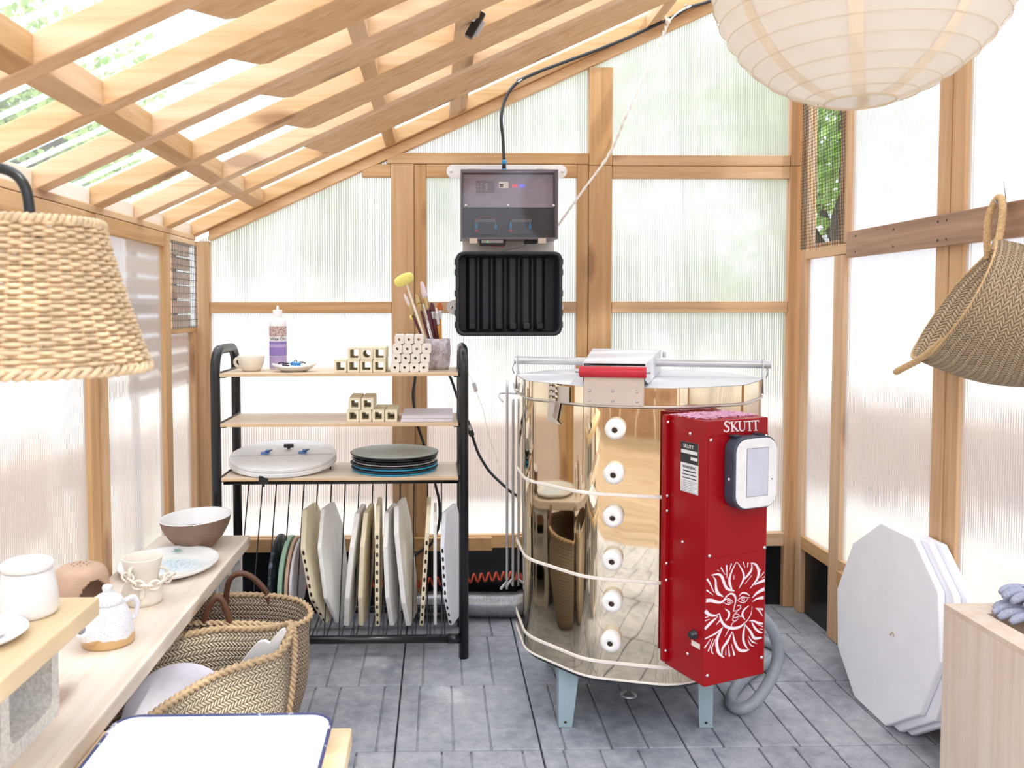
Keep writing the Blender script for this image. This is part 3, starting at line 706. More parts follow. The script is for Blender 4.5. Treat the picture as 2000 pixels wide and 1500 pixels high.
# ------------------------------------------------------------------ outside
g = MB().box(-30, 30, -30, 40, -.16, -.1).build('ground_outside', M['ground'], None); g['kind'] = 'structure'
def tree(label, x, y, h, r, nleaf, seed, mat='leaf', trunk=.12, zc=None, name='tree', branch=None, group=None, lean=(0, 0), flat=.8):
    t = thing(name, label, 'tree', (x, y, -.1), group); rr = random.Random(seed)
    zc = zc or h-r*.8; m = MB(); cl = []
    for i in range(26):
        d = Vector((rr.gauss(0, 1), rr.gauss(0, 1), rr.gauss(0, .8))).normalized()*rr.uniform(.35, .95)
        cl.append((Vector((x+lean[0], y+lean[1], zc))+Vector((d.x*r, d.y*r, d.z*r*flat)), r*rr.uniform(.28, .45)))
    for i in range(nleaf):
        c, q = cl[i % len(cl)]
        d = Vector((rr.gauss(0, 1), rr.gauss(0, 1), rr.gauss(0, 1))).normalized()*q*rr.uniform(.55, 1.05)
        p = c+d; s = rr.uniform(.04, .085)*max(1, r/1.6)
        a = Vector((rr.gauss(0, 1), rr.gauss(0, 1), rr.gauss(0, 1))).normalized(); b = a.orthogonal().normalized()
        m.add([p-a*s, p+b*s*.5, p+a*s, p-b*s*.5], [(0, 1, 2, 3)])
    m.build('crown', M[mat], t)
    b = MB(); b.tube(spline([(x, y, -.1), (x+.05, y, zc*.5), (x-.03+lean[0]*.7, y+lean[1]*.7, zc+.2*r)], 6), trunk, 10, rs=[trunk*(1-.045*i) for i in range(13)])
    b.build('trunk', M['bark'], t)
    bb = MB()
    for i in range(4):
        e = cl[i*5][0]; bb.tube(spline([(x, y, zc*.55+.1*i), ((x+e.x)/2, (y+e.y)/2, e.z*.5+zc*.3), e], 5), trunk*.4, 7)
    if branch: bb.tube(spline(branch, 6), trunk*.6, 8)
    bb.build('branches', M['bark'], t)
    return t
tree('leafy green tree seen through the wire screened vent at right', 3.0, 6.2, 3.8, 1.35, 3600, 1, zc=2.45, trunk=.08, branch=[(2.75, 5.6, 1.35), (2.62, 5.5, 1.8), (2.9, 5.6, 2.25), (3.2, 5.8, 2.5)])
tree('unseen tree added to shade the white panels of the right wall', 4.3, .3, 6.0, 1.5, 4000, 11, zc=4.7)  # out of view, added to throw shade on the right panels
tree('unseen tree added above the clear roof to shade the rafters', 2.6, -1.0, 6.4, 1.35, 4300, 12, zc=5.3, lean=(-1.25, 1.95), flat=.5)  # crown placed out of view to keep sun off the rafters
tree('green tree over the low left corner of the clear roof', -4.0, 7.4, 5.0, 1.5, 9000, 2, zc=2.9)
tree('green tree behind the left wall under the nearest part of the clear roof', -5.4, 3.7, 5.6, 2.0, 8000, 3, zc=3.3)
tree('pale green bush blurred behind the right half of the back wall', 2.1, 8.0, 2.6, 1.2, 3000, 4, 'leafb', .06, 1.3, 'bush')
tree('tall blurred tree behind the upper right of the back wall', 1.9, 11.5, 5.2, 1.9, 3600, 5, 'leafb')
tree('blurred tree behind the left half of the back wall', -1.3, 9.4, 3.0, 1.1, 3000, 6, 'leafb', .07, 1.9)
# slatted fence seen through the left vent
fe = thing('slat_fence', 'brown horizontal slat fence outside the left wire vent', 'fence', (-1.35, 3.5, -.1))
for i in range(9):
    MB().box(-1.36, -1.34, 2.95, 4.6, .9+i*.075, .9+i*.075+.064).build('slat', M['brownboard'], fe)
for y in (3.0, 4.4): MB().box(-1.40, -1.365, y, y+.06, -.1, 1.62).build('fence_post', M['brownboard'], fe)
hs = thing('white_house', 'blurred white clapboard house behind the back wall left of centre', 'house', (-3.2, 13, -.1))
hb = MB(); hb.box(-5.0, -1.2, 13, 16, -.1, 4.6)
for i in range(20): hb.box(-5.0, -1.2, 12.98, 13, .1+i*.22, .1+i*.22+.19)
hb.build('walls', M['white'], hs)
rb = MB(); rb.prism([(-5.2, 12.8, 4.6), (-1.0, 12.8, 4.6), (-3.1, 12.8, 5.9)], (0, 3.4, 0)); rb.build('roof', M['greybat'], hs)
fb = thing('added_fence', 'added brown board fence behind the camera, mirrored in the kiln jacket', 'fence', (0, -3.6, -.1))  # unseen fence, added to warm the reflections in the jacket
for i in range(26):
    MB().box(-3.9+i*.3, -3.9+i*.3+.285, -3.62, -3.6, -.1, 1.9).build('board', M['brownboard'], fb)
for z in (.35, 1.55): MB().box(-3.9, 3.9, -3.66, -3.621, z, z+.09).build('rail', M['brownboard'], fb)
dk_ = thing('added_deck', 'added brown plank deck outside the open front, mirrored in the kiln', 'deck', (.2, -1.5, -.1))  # unseen deck, added to tint the reflection and bounce light upward
for i in range(26):
    y = .38-.145*i
    MB().box(-2.4, 2.2, y-.14, y, -.06, -.012).build('deck_board', M['deck'], dk_, bevel=.003)
def gwall(label, b, mt):  # added boxes outside that give the panels streaks of tone
    m = MB(); m.box(*b); o = m.build('streak_wall', M[mt], None, bevel=.02, loc=((b[0]+b[1])/2, (b[2]+b[3])/2, b[4])); tag(o, label, 'wall')
gwall('added low wall blurred into streaks in the right side panels', (5.2, 5.45, -1.5, 9.0, -.1, .55), 'brownboard')
gwall('added low wall blurred into streaks in the left side panels', (-3.6, -3.4, -1.0, 6.0, -.1, .5), 'brownboard')
gwall('added low brown wall blurred into streaks in the back panels', (-1.2, 5.0, 6.6, 6.8, -.1, .42), 'brownboard')
# ================================================================== the kiln
KC = Vector((.614, 2.605, 0)); KR = .378
KA = math.radians(-15.3)                     # the front facet looks at this azimuth
def kdir(deg): a = KA+math.radians(deg); return Vector((math.sin(a), -math.cos(a), 0))
def kpoly(r, z, off=18):
    return [KC+Vector((math.sin(KA+math.radians(off+36*i))*r, -math.cos(KA+math.radians(off+36*i))*r, z)) for i in range(10)]
kiln = thing('electric_kiln', 'large mirror bright ten sided kiln with red control box, standing on the pavers', 'kiln', KC)
kn = kdir(0); kt = Vector((-kn.y, kn.x, 0)); KF = KC+kn*(KR*math.cos(math.radians(18)))
def kf(s, z, off=0): return KF+kt*s+kn*off+Vector((0, 0, z))
def deca(name, mat, r, z0, z1, bev, inner=None):
    m = MB(); m.prism(kround(r, z0), (0, 0, z1-z0)); return m.build(name, M[mat], kiln, bevel=bev, seg=4, angle=25)
def kround(r, z, bev=.05, n=7):
    """decagon outline with bent, rounded corners"""
    P_ = kpoly(r, z); out = []
    for i in range(10):
        p, a, b = P_[i], P_[i-1], P_[(i+1) % 10]
        p0 = p+(a-p).normalized()*bev; p1 = p+(b-p).normalized()*bev
        for j in range(n+1):
            t = j/n; out.append(p0*(1-t)**2+p*2*t*(1-t)+p1*t*t)
    return out
bands = [(.203, .247), (.2505, .479), (.4825, .7135), (.717, .953)]
for a, b in bands:
    mm = MB(); mm.loft([kround(KR, a), kround(KR, b)], True, True)
    mm.build('jacket_ring', M['mirror'], kiln)
core = MB(); core.prism(kround(KR-.003, .2045), (0, 0, .745)); core.build('brick_core', M['trim'], kiln)
for z in (.2485, .4805, .715):
    deca('trim_band', 'trim', KR+.0035, z-.0045, z+.0045, .002)
deca('bottom_edge', 'trim', KR+.003, .198, .204, .002)
deca('floor_slab', 'greyblack', KR-.01, .185, .199, .002)
# lid
lid = MB(); lid.loft([kround(KR+.001, .962, .045), kround(KR+.001, 1.009, .045)], True, True); lo = lid.build('lid', M['mirror'], kiln)
mm = MB(); mm.prism(kround(KR, 1.0085, .045), (0, 0, .003)); mm.build('lid_top', M['lidtop'], lo, bevel=.0015)
mm = MB(); mm.prism(kround(KR+.004, .9545, .045), (0, 0, .007)); mm.build('lid_rim', M['satin'], lo, bevel=.002)
# fold across the lid sheet
mm = MB(); mm.bar(KC+kt*-.36+Vector((0, 0, 1.0125)), KC+kt*.36+Vector((0, 0, 1.0125)), .012, .003); mm.build('lid_seam', M['lidtop'], lo)
# front handle plate with six rivets, red grip, folded cover running back over the lid
hp = MB(); hp.prism([kf(-.125, .9605, .004), kf(.036, .9605, .004), kf(.036, 1.05, .004), kf(-.125, 1.05, .004)], kn*.003)
hpo = hp.build('handle_plate', M['satin'], kiln, bevel=.0015)
for s in (-.109, -.047, .017):
    for z in (.999, .972): MB().lathe([(.0001, .003), (.0025, .0028), (.004, 0)], kf(s, z, .007), 10, kn).build('rivet', M['steel'], hpo)
gr = MB(); gr.tube([kf(-.136, 1.052, .018), kf(.042, 1.052, .018)], .0155, 20)
gro = gr.build('handle_grip', M['redplastic'], kiln, bevel=.002)
gp = MB(); gp.tube([kf(-.147, 1.052, .018), kf(.052, 1.052, .018)], .004, 10); gp.build('grip_bolt', M['chrome'], gro)
cv = MB(); f0, f1 = -.128, .04; b0, b1 = -.155, .075; dpt = .62
top = [kf(f0, 1.073, .0), kf(f1, 1.073, .0), kf(b1, 1.082, -dpt), kf(b0, 1.082, -dpt)]
cv.prism(top, (0, 0, .002))
cv.prism([kf(f1, 1.074, 0), kf(f1, 1.03, .012), kf(f1+.006, 1.014, -.06), kf(b1, 1.014, -dpt), kf(b1, 1.083, -dpt)], kt*-.002)
cv.prism([kf(f0, 1.074, 0), kf(f0, 1.03, .012), kf(f0-.006, 1.014, -.06), kf(b0, 1.014, -dpt), kf(b0, 1.083, -dpt)], kt*.002)
cv.build('lid_cover', M['lidtop'], kiln, bevel=.001)
kn2 = MB(); kn2.lathe([(.006, 0), (.006, .018), (.001, .02)], kf(.085, 1.06, -.55), 12); kn2.build('cover_pin', M['steel'], kiln)
# lift bar across, held by end brackets on the lid sides
LB = [KC+kt*-.385+kn*-.02+Vector((0, 0, 1.055)), KC+kt*.40+kn*-.02+Vector((0, 0, 1.053))]
lb = MB(); lb.tube(LB, .0125, 18); lb.build('lift_bar', M['alu'], kiln, bevel=.001)
for sg in (-1, 1):
    br = MB(); e = KC+kt*(sg*(KR-.004))+kn*-.02
    br.prism([e+kn*.045+Vector((0, 0, .965)), e-kn*.045+Vector((0, 0, .965)), e-kn*.03+Vector((0, 0, 1.02)), e-kn*.012+Vector((0, 0, 1.072)), e+kn*.012+Vector((0, 0, 1.072)), e+kn*.03+Vector((0, 0, 1.02))], kt*(sg*.003))
    bo = br.build('bar_bracket', M['lidtop'], kiln, bevel=.001)
    cl = MB(); cl.tube(spline([e+kt*sg*.012+Vector((0, 0, 1.045)), e+kt*sg*.016+kn*.012+Vector((0, 0, 1.03)), e+kt*sg*.012+Vector((0, 0, 1.012))], 6), .002, 8)
    cl.build('retaining_clip', M['steel'], bo)
# notched lid latch on the left of the front
hg = MB()
L0 = kdir(-36); Lt = Vector((-L0.y, L0.x, 0)); LF = KC+L0*(KR*math.cos(math.radians(18)))
def lf(s, z, o=0): return LF+Lt*s+L0*o+Vector((0, 0, z))
LS = .012
hg.prism([lf(LS, .958, .004), lf(LS+.045, .958, .004), lf(LS+.045, 1.005, .004), lf(LS, 1.005, .004)], L0*.002)
for z in (.966, .982, .998): hg.box(*(0,)*6) if False else hg.prism([lf(LS-.028, z-.006, .012), lf(LS, z-.006, .012), lf(LS, z+.003, .012), lf(LS-.028, z+.003, .012)], L0*.002)
hg.prism([lf(LS-.03, .958, .004), lf(LS-.028, .958, .014), lf(LS-.028, 1.01, .014), lf(LS-.03, 1.01, .004)], Lt*.002)
hgo = hg.build('notched_latch', M['satin'], kiln, bevel=.0006)
nb = MB()
for z in (.975, .991, 1.006): nb.prism([lf(LS-.02, z-.0015, .015), lf(LS, z-.0015, .015), lf(LS, z+.0015, .015), lf(LS-.02, z+.0015, .015)], L0*.0008)
nb.build('latch_slot', M['dark'], hgo)
hk = MB(); hk.prism([lf(LS-.035, .958, .004), lf(LS+.01, .958, .004), lf(LS+.004, .93, .004), lf(LS-.002, .906, .004), lf(LS+.012, .895, .004), lf(LS-.04, .90, .004)], L0*.002)
hk.prism([lf(LS-.004, .958, .004), lf(LS+.003, .955, .02), lf(LS-.006, .918, .02), lf(LS-.012, .91, .004)], Lt*.002)
hk.build('latch_plate', M['satin'], kiln, bevel=.0006)
# peephole plugs
for s, z in [(-.043, .889), (-.046, .767), (-.047, .65), (-.048, .531), (-.048, .416), (-.051, .306)]:
    g = MB(); R0 = .0275
    g.lathe([(.0078, .018), (.0078, .0375), (.010, .0395), (R0*.72, .040), (R0*.95, .034), (R0*1.02, .026), (R0*.98, .012), (R0*.86, -.002)], kf(s+.006, z+.012, -.002), 28, kn+Vector((.0, 0, -.12))+kt*-.08)
    po = g.build('peephole_plug', M['porcelain'], kiln)
    d = MB(); ax = (kn+Vector((0, 0, -.12))+kt*-.08).normalized(); d.lathe([(.0001, .0365), (.0077, .036), (.0077, .020)], kf(s+.006, z+.012, -.002), 18, ax); d.build('bore', M['dark'], po)
# stand
for a, b, c in (((.349, 2.402), (.389, 2.401), (.02, .075)), ((.759, 2.388), (.798, 2.387), (-.02, -.005))):
    lg = MB(); (xa, ya), (xb, yb) = a, b; sgn = c
    x0t, x1t = (xa, xb+.022) if sgn[0] > 0 else (xa-.008, xb)
    lg.prism([(xa, ya, 0), (xb, yb, 0), (x1t, yb, .186), (x0t, ya, .186)], (0, .004, 0))
    e = xa if sgn[0] > 0 else xb
    lg.prism([(e, ya, 0), (e, ya+.035, 0), (e, ya+.06, .186), (e, ya, .186)], (.003 if sgn[0] > 0 else -.003, 0, 0))
    lgo = lg.build('stand_leg', M['legmetal'], kiln, bevel=.001)
    h = MB(); h.lathe([(.0001, .0008), (.004, .0006), (.004, 0)], ((xa+xb)/2, ya-.0005, .016), 12, (0, -1, 0)); h.build('bolt_hole', M['dark'], lgo)
for x in (.385, .82):
    lg = MB(); lg.prism([(x-.02, 2.82, 0), (x+.02, 2.82, 0), (x+.032, 2.82, .186), (x-.028, 2.82, .186)], (0, .004, 0)); lg.build('stand_leg', M['legmetal'], kiln, bevel=.001)
cp = MB(); cp.tube([(.60, 2.60, .186), (.60, 2.60, .012)], .006, 10); cp.lathe([(.028, .0), (.028, .006), (.006, .012)], (.60, 2.60, 0), 20); cp.build('vent_leg', M['steel'], kiln)
# lid prop rods with turned feet at the left side
for k, (s, o, zt, zb) in enumerate([(-.402, .02, .992, .335), (-.386, .0, .93, .34)]):
    rd = MB(); e = KC+kt*s+kn*o
    rd.tube(spline([e+Vector((0, 0, zt)), e+Vector((0, 0, .7)), e+Vector((0, 0, zb+.008)), e+kn*.004+kt*-.003+Vector((0, 0, zb)), e+kn*.05+kt*-.01+Vector((0, 0, zb-.004))], 6), .0045, 10)
    rd.build('prop_rod', M['steel'], kiln)
hk = MB(); e = KC+kt*-.40+kn*.02
hk.tube(spline([e+kt*.03+Vector((0, 0, .95)), e+kt*-.01+Vector((0, 0, .952)), e+kt*-.03+Vector((0, 0, .946)), e+kt*-.012+kn*.02+Vector((0, 0, .925))], 6), .003, 8)
hk.tube(spline([e+kt*.02+kn*.01+Vector((0, 0, .985)), e+kn*.02+kt*.03+Vector((0, 0, .96)), e+kn*.02+kt*.05+Vector((0, 0, .95))], 6), .003, 8)
hk.build('prop_hook', M['steel'], kiln)

# red control box on its own facet
ba = math.radians(22.73); bn = Vector((math.sin(ba), -math.cos(ba), 0)); bt = Vector((math.cos(ba), math.sin(ba), 0))
BF = KC+bn*(KR*math.cos(math.radians(18)))
def bp(s, z, o=0): return BF+bt*s+bn*o+Vector((0, 0, z))
def bbox(m, s0, s1, o0, o1, z0, z1):
    return m.obox(bp((s0+s1)/2, (z0+z1)/2, (o0+o1)/2), bt*(s1-s0)/2, bn*(o1-o0)/2, Vector((0, 0, (z1-z0)/2)))
m = MB(); bbox(m, -.165, .032, .006, .165, .273, .944)
box_o = m.build('control_box', M['red'], kiln, bevel=.003)
m = MB(); bbox(m, -.180, -.164, .006, .022, .285, .944)
fl = m.build('mounting_flange', M['red'], box_o, bevel=.003)
m = MB(); bbox(m, -.163, .030, .166, .1675, .60, .905)
m.build('display_panel', M['red'], box_o, bevel=.0008)
RVP = [(.0001, .003), (.003, .0026), (.0045, 0)]
def rivet(p, ax): MB().lathe(RVP, p, 10, ax).build('rivet', M['chrome'], box_o)
for z in (.925, .73, .69, .55, .505, .315): rivet(bp(-.172, z, .022), bn)
for s, z in ((-.155, .897), (.024, .897), (-.155, .607), (.024, .607)): rivet(bp(s, z, .1675), bn)
for s, z in ((-.155, .302), (.022, .318)): rivet(bp(s, z, .165), bn)
for o, z in ((.10, .905), (.075, .62), (.10, .335)): rivet(bp(-.165, z, o), -bt)
m = MB()
for pts, ws in EMBLEM:
    P2 = [bp(s, z, .1653) for s, z in pts]; k = 5; P3 = spline(P2, k) if len(P2) > 2 else [P2[0].lerp(P2[1], i/4) for i in range(5)]
    W2 = []
    for i in range(len(P3)):
        f = i/(len(P3)-1)*(len(ws)-1); j = min(int(f), len(ws)-2); W2.append(ws[j]*(1-f+j)+ws[j+1]*(f-j))
    m.ribbon(P3, W2, bn)
m.build('sun_emblem', M['whitepaint'], box_o)
m = MB()
for pts, ws in LOGO:
    P2 = [bp(s, z, .1653) for s, z in pts]; P3 = spline(P2, 5) if len(P2) > 3 else P2
    W2 = []
    for i in range(len(P3)):
        f = i/(len(P3)-1)*(len(ws)-1); j = min(int(f), len(ws)-2); W2.append(ws[j]*(1-f+j)+ws[j+1]*(f-j))
    m.ribbon(P3, W2, bn, .0008)
m.build('maker_name', M['whitepaint'], box_o)
# pink fibre showing in the open top
m = MB(); rr = random.Random(5)
for i in range(260):
    s, o = rr.uniform(-.155, .022), rr.uniform(.03, .125); a = rr.uniform(0, PI)
    d = (bt*math.cos(a)+bn*math.sin(a))*rr.uniform(.008, .02)
    c = bp(s, .9445+rr.uniform(0, .0025), o); m.tube([c-d, c+Vector((0, 0, rr.uniform(0, .0015))), c+d], .0016, 5)
m.build('insulation', M['pink'], box_o)
# touchscreen unit
def rrect(s0, s1, z0, z1, r, n=8, bulge=0):
    out = []
    for cx, cz, a0 in ((s1-r, z1-r, 0), (s0+r, z1-r, 90), (s0+r, z0+r, 180), (s1-r, z0+r, 270)):
        for i in range(n+1):
            a = math.radians(a0+90*i/n); out.append((cx+r*math.cos(a), cz+r*math.sin(a)))
    if bulge:
        zc = (z0+z1)/2; sc = (s0+s1)/2
        out = [(s+math.copysign(bulge*(1-((z-zc)/((z1-z0)/2))**2), s-sc), z) for s, z in out]
    return out
DC = (-.150+.0, .0)
ds0, ds1, dz0, dz1 = -.110, .020, .726, .901
m = MB(); pr_ = [bp(s, z, .168) for s, z in rrect(ds0-.002, ds1+.002, dz0-.003, dz1+.003, .034, 8, .004)]
m.prism(pr_, bn*.038); disp = m.build('display_body', M['navy'], box_o, bevel=.004, seg=3)
m = MB(); m.prism([bp(s, z, .206) for s, z in rrect(ds0+.002, ds1-.002, dz0+.001, dz1-.001, .032, 8, .004)], bn*.003); m.build('faceplate', M['faceplate'], disp, bevel=.0012)
m = MB(); bbox(m, -.079, -.009, .209, .2096, .755, .877); m.build('screen_border', M['greyink'], disp)
m = MB(); bbox(m, -.0775, -.0105, .2096, .2102, .7565, .8755); m.build('screen', M['screen'], disp)
text('hold', .012, bp(-.062, .772, .2105), bt, (0, 0, 1), M['greyink'], 'screen_text', disp) if False else None
m = MB(); m.lathe([(.0001, .0006), (.0018, .0005), (.0018, 0)], bp(.004, .795, .209), 10, bn); m.build('status_led', M['ink'], disp)
for sa in (-.10, -.025):
    m = MB(); bbox(m, sa, sa+.022, .168, .19, .9025, .9075); m.build('hinge_clip', M['blackplastic'], disp, bevel=.001)
m = MB(); m.lathe([(.0001, .002), (.003, .0016), (.0035, 0)], bp(-.1144, .80, .187), 10, -bt); m.build('side_button', M['whitepaint'], disp)
# warning label, fuse knob and small tag on the side face
def side(o, z, d=.0): return bp(-.165-d, z, o)
sdx = bn; 
m = MB(); m.prism([side(.066, .753, .0003), side(.134, .753, .0003), side(.134, .882, .0003), side(.066, .882, .0003)], -bt*.0006)
lab = m.build('warning_label', M['labelwhite'], box_o)
m = MB(); m.prism([side(.066, .828, .001), side(.134, .828, .001), side(.134, .882, .001), side(.066, .882, .001)], -bt*.0004); m.build('label_header', M['ink'], lab)
m = MB(); m.prism([side(.069, .853, .0016), side(.131, .853, .0016), side(.131, .862, .0016), side(.069, .862, .0016)], -bt*.0003)
m.prism([side(.106, .838, .0016), side(.131, .838, .0016), side(.131, .846, .0016), side(.106, .846, .0016)], -bt*.0003)
m.build('label_field', M['labelwhite'], lab)
text('SKUTT', .013, side(.097, .871, .0018), sdx, (0, 0, 1), M['labelwhite'], 'label_text', lab)
text('WARNING', .011, side(.1, .818, .0012), sdx, (0, 0, 1), M['ink'], 'label_text', lab)
for i, (w_, h_) in enumerate([(.05, .006), (.056, .005), (.054, .005)]):
    m = MB(); z = .808-.009*i; m.prism([side(.1-w_/2, z-h_/4, .001), side(.1+w_/2, z-h_/4, .001), side(.1+w_/2, z+h_/4, .001), side(.1-w_/2, z+h_/4, .001)], -bt*.0003); m.build('label_line', M['ink'], lab)
for i in range(7):
    m = MB(); z = .782-.0045*i; e = .131-.018*((i*7) % 3)/2; m.prism([side(.069, z-.0006, .001), side(e, z-.0006, .001), side(e, z+.0006, .001), side(.069, z+.0006, .001)], -bt*.0003); m.build('label_line', M['greyink'], lab)
m = MB(); m.lathe([(.012, 0), (.012, .004), (.009, .005), (.009, .016), (.007, .018), (.0001, .018)], side(.128, .396), 18, -bt); m.build('fuse_knob', M['black'], box_o)
m = MB(); m.prism([side(.116, .364, .0003), side(.148, .364, .0003), side(.148, .378, .0003), side(.116, .378, .0003)], -bt*.0006); m.build('fuse_tag', M['cream'], box_o)
# thick grey conduit looping from behind the box over the pavers
q = [bp(-.01, .40, .06), (.915, 2.43, .352), (.955, 2.455, .312), (1.016, 2.50, .24), (1.04, 2.52, .156), (1.009, 2.50, .089), (.948, 2.46, .042), (.905, 2.458, .0225), (.892, 2.50, .018), (.932, 2.59, .018), (1.03, 2.711, .018), (1.14, 2.815, .018), (1.20, 2.90, .018), (1.16, 3.0, .018), (1.04, 3.06, .018), (.90, 3.06, .018)]
m = MB(); m.tube(spline(q, 10), .0175, 16); m.build('power_conduit', M['greycord'], kiln)

# ================================================================== the tube rack
rk = thing('tube_rack', 'black tube framed rack with pale plywood shelves and wire dividers', 'rack', (-.34, 3.05, 0))
XA, XB, YF, YK = -.765, .0875, 2.904, 3.20
RT = .017
for x in (XA, XB):
    m = MB(); zt = 1.08
    p = [(x, YF, .0), (x, YF, zt-.075), (x, YF+.010, zt-.035), (x, YF+.045, zt-.005), (x, YF+.09, zt), (x, YK-.09, zt), (x, YK-.045, zt-.005), (x, YK-.010, zt-.035), (x, YK, zt-.075), (x, YK, 0)]
    pts = [p[0]]+spline(p[1:-1], 6)+[p[-1]]
    m.tube(pts, RT, 18); m.build('end_frame', M['black'], rk)
for y in (YF, YK):
    m = MB(); m.tube([(XA+RT*.6, y, .068), (XB-RT*.6, y, .068)], .0145, 16); m.tube([(XB-.055, y, .068), (XB-.016, y, .068)], .017, 16); m.build('bottom_bar', M['black'], rk)
for z in (.068,):
    for x in (XA, XB):
        m = MB(); m.tube([(x, YF, z), (x, YK, z)], .010, 12); m.build('side_bar', M['black'], rk)
for nm, z in (('shelf', 1.002), ('shelf', .829), ('shelf', .6415)):
    m = MB(); m.box(XA+.019, XB-.019, YF-.012, YK-.018, z-.0115, z); so = m.build(nm, M['ply'], rk, bevel=.0015)
    e = MB(); e.box(XA+.019, XB-.019, YF-.0135, YF-.0121, z-.011, z-.001); e.build('ply_edge', M['plyedge'], so)
    for x, s in ((XA, 1), (XB, -1)):
        b = MB(); b.box(min(x+s*.012, x+s*.034), max(x+s*.012, x+s*.034), YF+.0, YK-.02, z-.0165, z-.012)
        b.box(min(x+s*.0165, x+s*.0185), max(x+s*.0165, x+s*.0185), YF+.006, YK-.02, z-.016, z+.006)
        b.build('shelf_bracket', M['black'], rk)
m = MB(); m.tube([(XA, YK-.02, .619), (XB, YK-.02, .619)], .006, 10); m.tube([(XA+.02, YF+.015, .619), (XB-.01, YF+.015, .619)], .006, 10); m.build('wire_rail', M['black'], rk)
for i in range(15):
    x = -.71+i*.0515
    m = MB(); m.tube([(x, YK-.025, .617), (x, YF+.010, .086), (x, YF-.006, .084)], .0026, 6); m.build('divider_wire', M['greyblack'], rk)
for i in range(15):
    x = -.70+i*.0515
    m = MB(); m.tube([(x, YF+.004, .083), (x, YK-.004, .083)], .0026, 6); m.build('floor_wire', M['greyblack'], rk)

# ================================================================== boxes on the back wall
mp = MB(); y0 = Yb-.005
def capsule(m, x0, x1, z0, z1, y, th):
    r = (z1-z0)/2; zc = (z0+z1)/2; pts = []
    for i in range(13): a = -PI/2+PI*i/12; pts.append((x1-r+r*math.cos(a), y, zc+r*math.sin(a)))
    for i in range(13): a = PI/2+PI*i/12; pts.append((x0+r+r*math.cos(a), y, zc+r*math.sin(a)))
    m.prism(pts, (0, -th, 0))
capsule(mp, .035, .512, 1.737, 1.789, y0, .008)
capsule(mp, .035, .500, 1.197, 1.257, y0, .008)
mp.box(.098, .462, y0-.0085, y0+.0, 1.22, 1.76)
pl = mp.build('mounting_board', M['white'], None, bevel=.001, loc=(.27, Yb-.012, 1.5))
tag(pl, 'white plastic mounting board with rounded ears screwed to the back wall studs', 'board')
for x, z in ((.052, 1.763), (.495, 1.763), (.054, 1.227), (.481, 1.227)): MB().lathe([(.0001, .003), (.004, .0025), (.006, 0)], (x, y0-.0086, z), 12, (0, -1, 0)).build('screw', M['chrome'], pl)
yk = y0-.0095                                # face of the board
eb = thing('electronics_enclosure', 'grey enclosure with smoky clear lid and glowing digits on the back wall', 'enclosure', (.27, yk-.06, 1.487))
x0, x1, z0, z1, yf = .088, .457, 1.487, 1.748, 3.222
m = MB(); m.box(x0+.004, x1-.004, yk-.006, yk, z0+.004, z1-.004); 
for a in ((x0, x0+.005, yf+.03, yk, z0, z1), (x1-.005, x1, yf+.03, yk, z0, z1), (x0, x1, yf+.03, yk, z0, z0+.005), (x0, x1, yf+.03, yk, z1-.005, z1)): m.box(*a)
m.build('case', plain('grey_enclosure', '#b5b3bd', .5), eb, bevel=.0015)
m = MB()
for a in ((x0, x0+.004, yf, yf+.029, z0, z1), (x1-.004, x1, yf, yf+.029, z0, z1), (x0+.004, x1-.004, yf, yf+.029, z0, z0+.004), (x0+.004, x1-.004, yf, yf+.029, z1-.004, z1)): m.box(*a)
m.add([(x0, yf, z0), (x1, yf, z0), (x1, yf, z1), (x0, yf, z1)], [(0, 1, 2, 3)])
lidm = m.build('clear_lid', M['smoky'], eb)
fr_ = MB()
for a in ((x0-.001, x0+.006, yf-.002, yf-.0005, z0-.001, z1+.001), (x1-.006, x1+.001, yf-.002, yf-.0005, z0-.001, z1+.001), (x0+.006, x1-.006, yf-.002, yf-.0005, z0-.001, z0+.005), (x0+.006, x1-.006, yf-.002, yf-.0005, z1-.005, z1+.001)): fr_.box(*a)
fr_.build('lid_border', plain('smoky_lid_edge', '#6f6a74', .25), lidm, bevel=.0006)
m = MB(); yi = yf+.055
m.box(x0+.01, x1-.01, yi, yi+.003, z0+.125, z1-.01); ipl = m.build('upper_panel', plain('dark_grey_panel', '#cbc8d8', .5), eb)
m = MB(); m.box(x0+.01, x1-.01, yi+.002, yi+.006, z0+.008, z0+.123); m.build('lower_panel', plain('charcoal_panel', '#3c4150', .5), eb)
for xa in (.135, .275):
    m = MB(); m.box(xa, xa+.09, yi-.035, yi+.001, z0+.018, z0+.085); bt_ = m.build('battery', M['blackplastic'], eb, bevel=.002)
    m = MB(); m.box(xa+.008, xa+.085, yi-.0352, yi-.0345, z0+.066, z0+.076); m.build('battery_label', M['greyink'], bt_)
for x, rd in ((.148, 1), (.221, 0), (.278, 1), (.352, 0)):
    m = MB(); m.lathe([(.0055, 0), (.0055, .014), (.003, .022), (.002, .028)], (x, yi-.045, z0+.038), 12); co_ = m.build('terminal', M['blue'], eb)
    if rd:
        m = MB(); m.lathe([(.0001, 0), (.008, .001), (.008, .011), (.0001, .012)], (x, yi-.045, z0+.025), 12); m.build('terminal_boot', M['redwire'], co_)
m = MB(); m.tube(spline([(.148, yi-.045, z0+.064), (.156, yi-.047, z0+.08), (.182, yi-.047, z0+.086), (.21, yi-.047, z0+.08), (.232, yi-.045, z0+.071)], 8), .0014, 8); m.build('wire', M['redwire'], eb)
m = MB(); m.tube(spline([(.278, yi-.045, z0+.064), (.276, yi-.047, z0+.074), (.262, yi-.045, z0+.081)], 8), .0014, 8); m.build('wire', M['redwire'], eb)
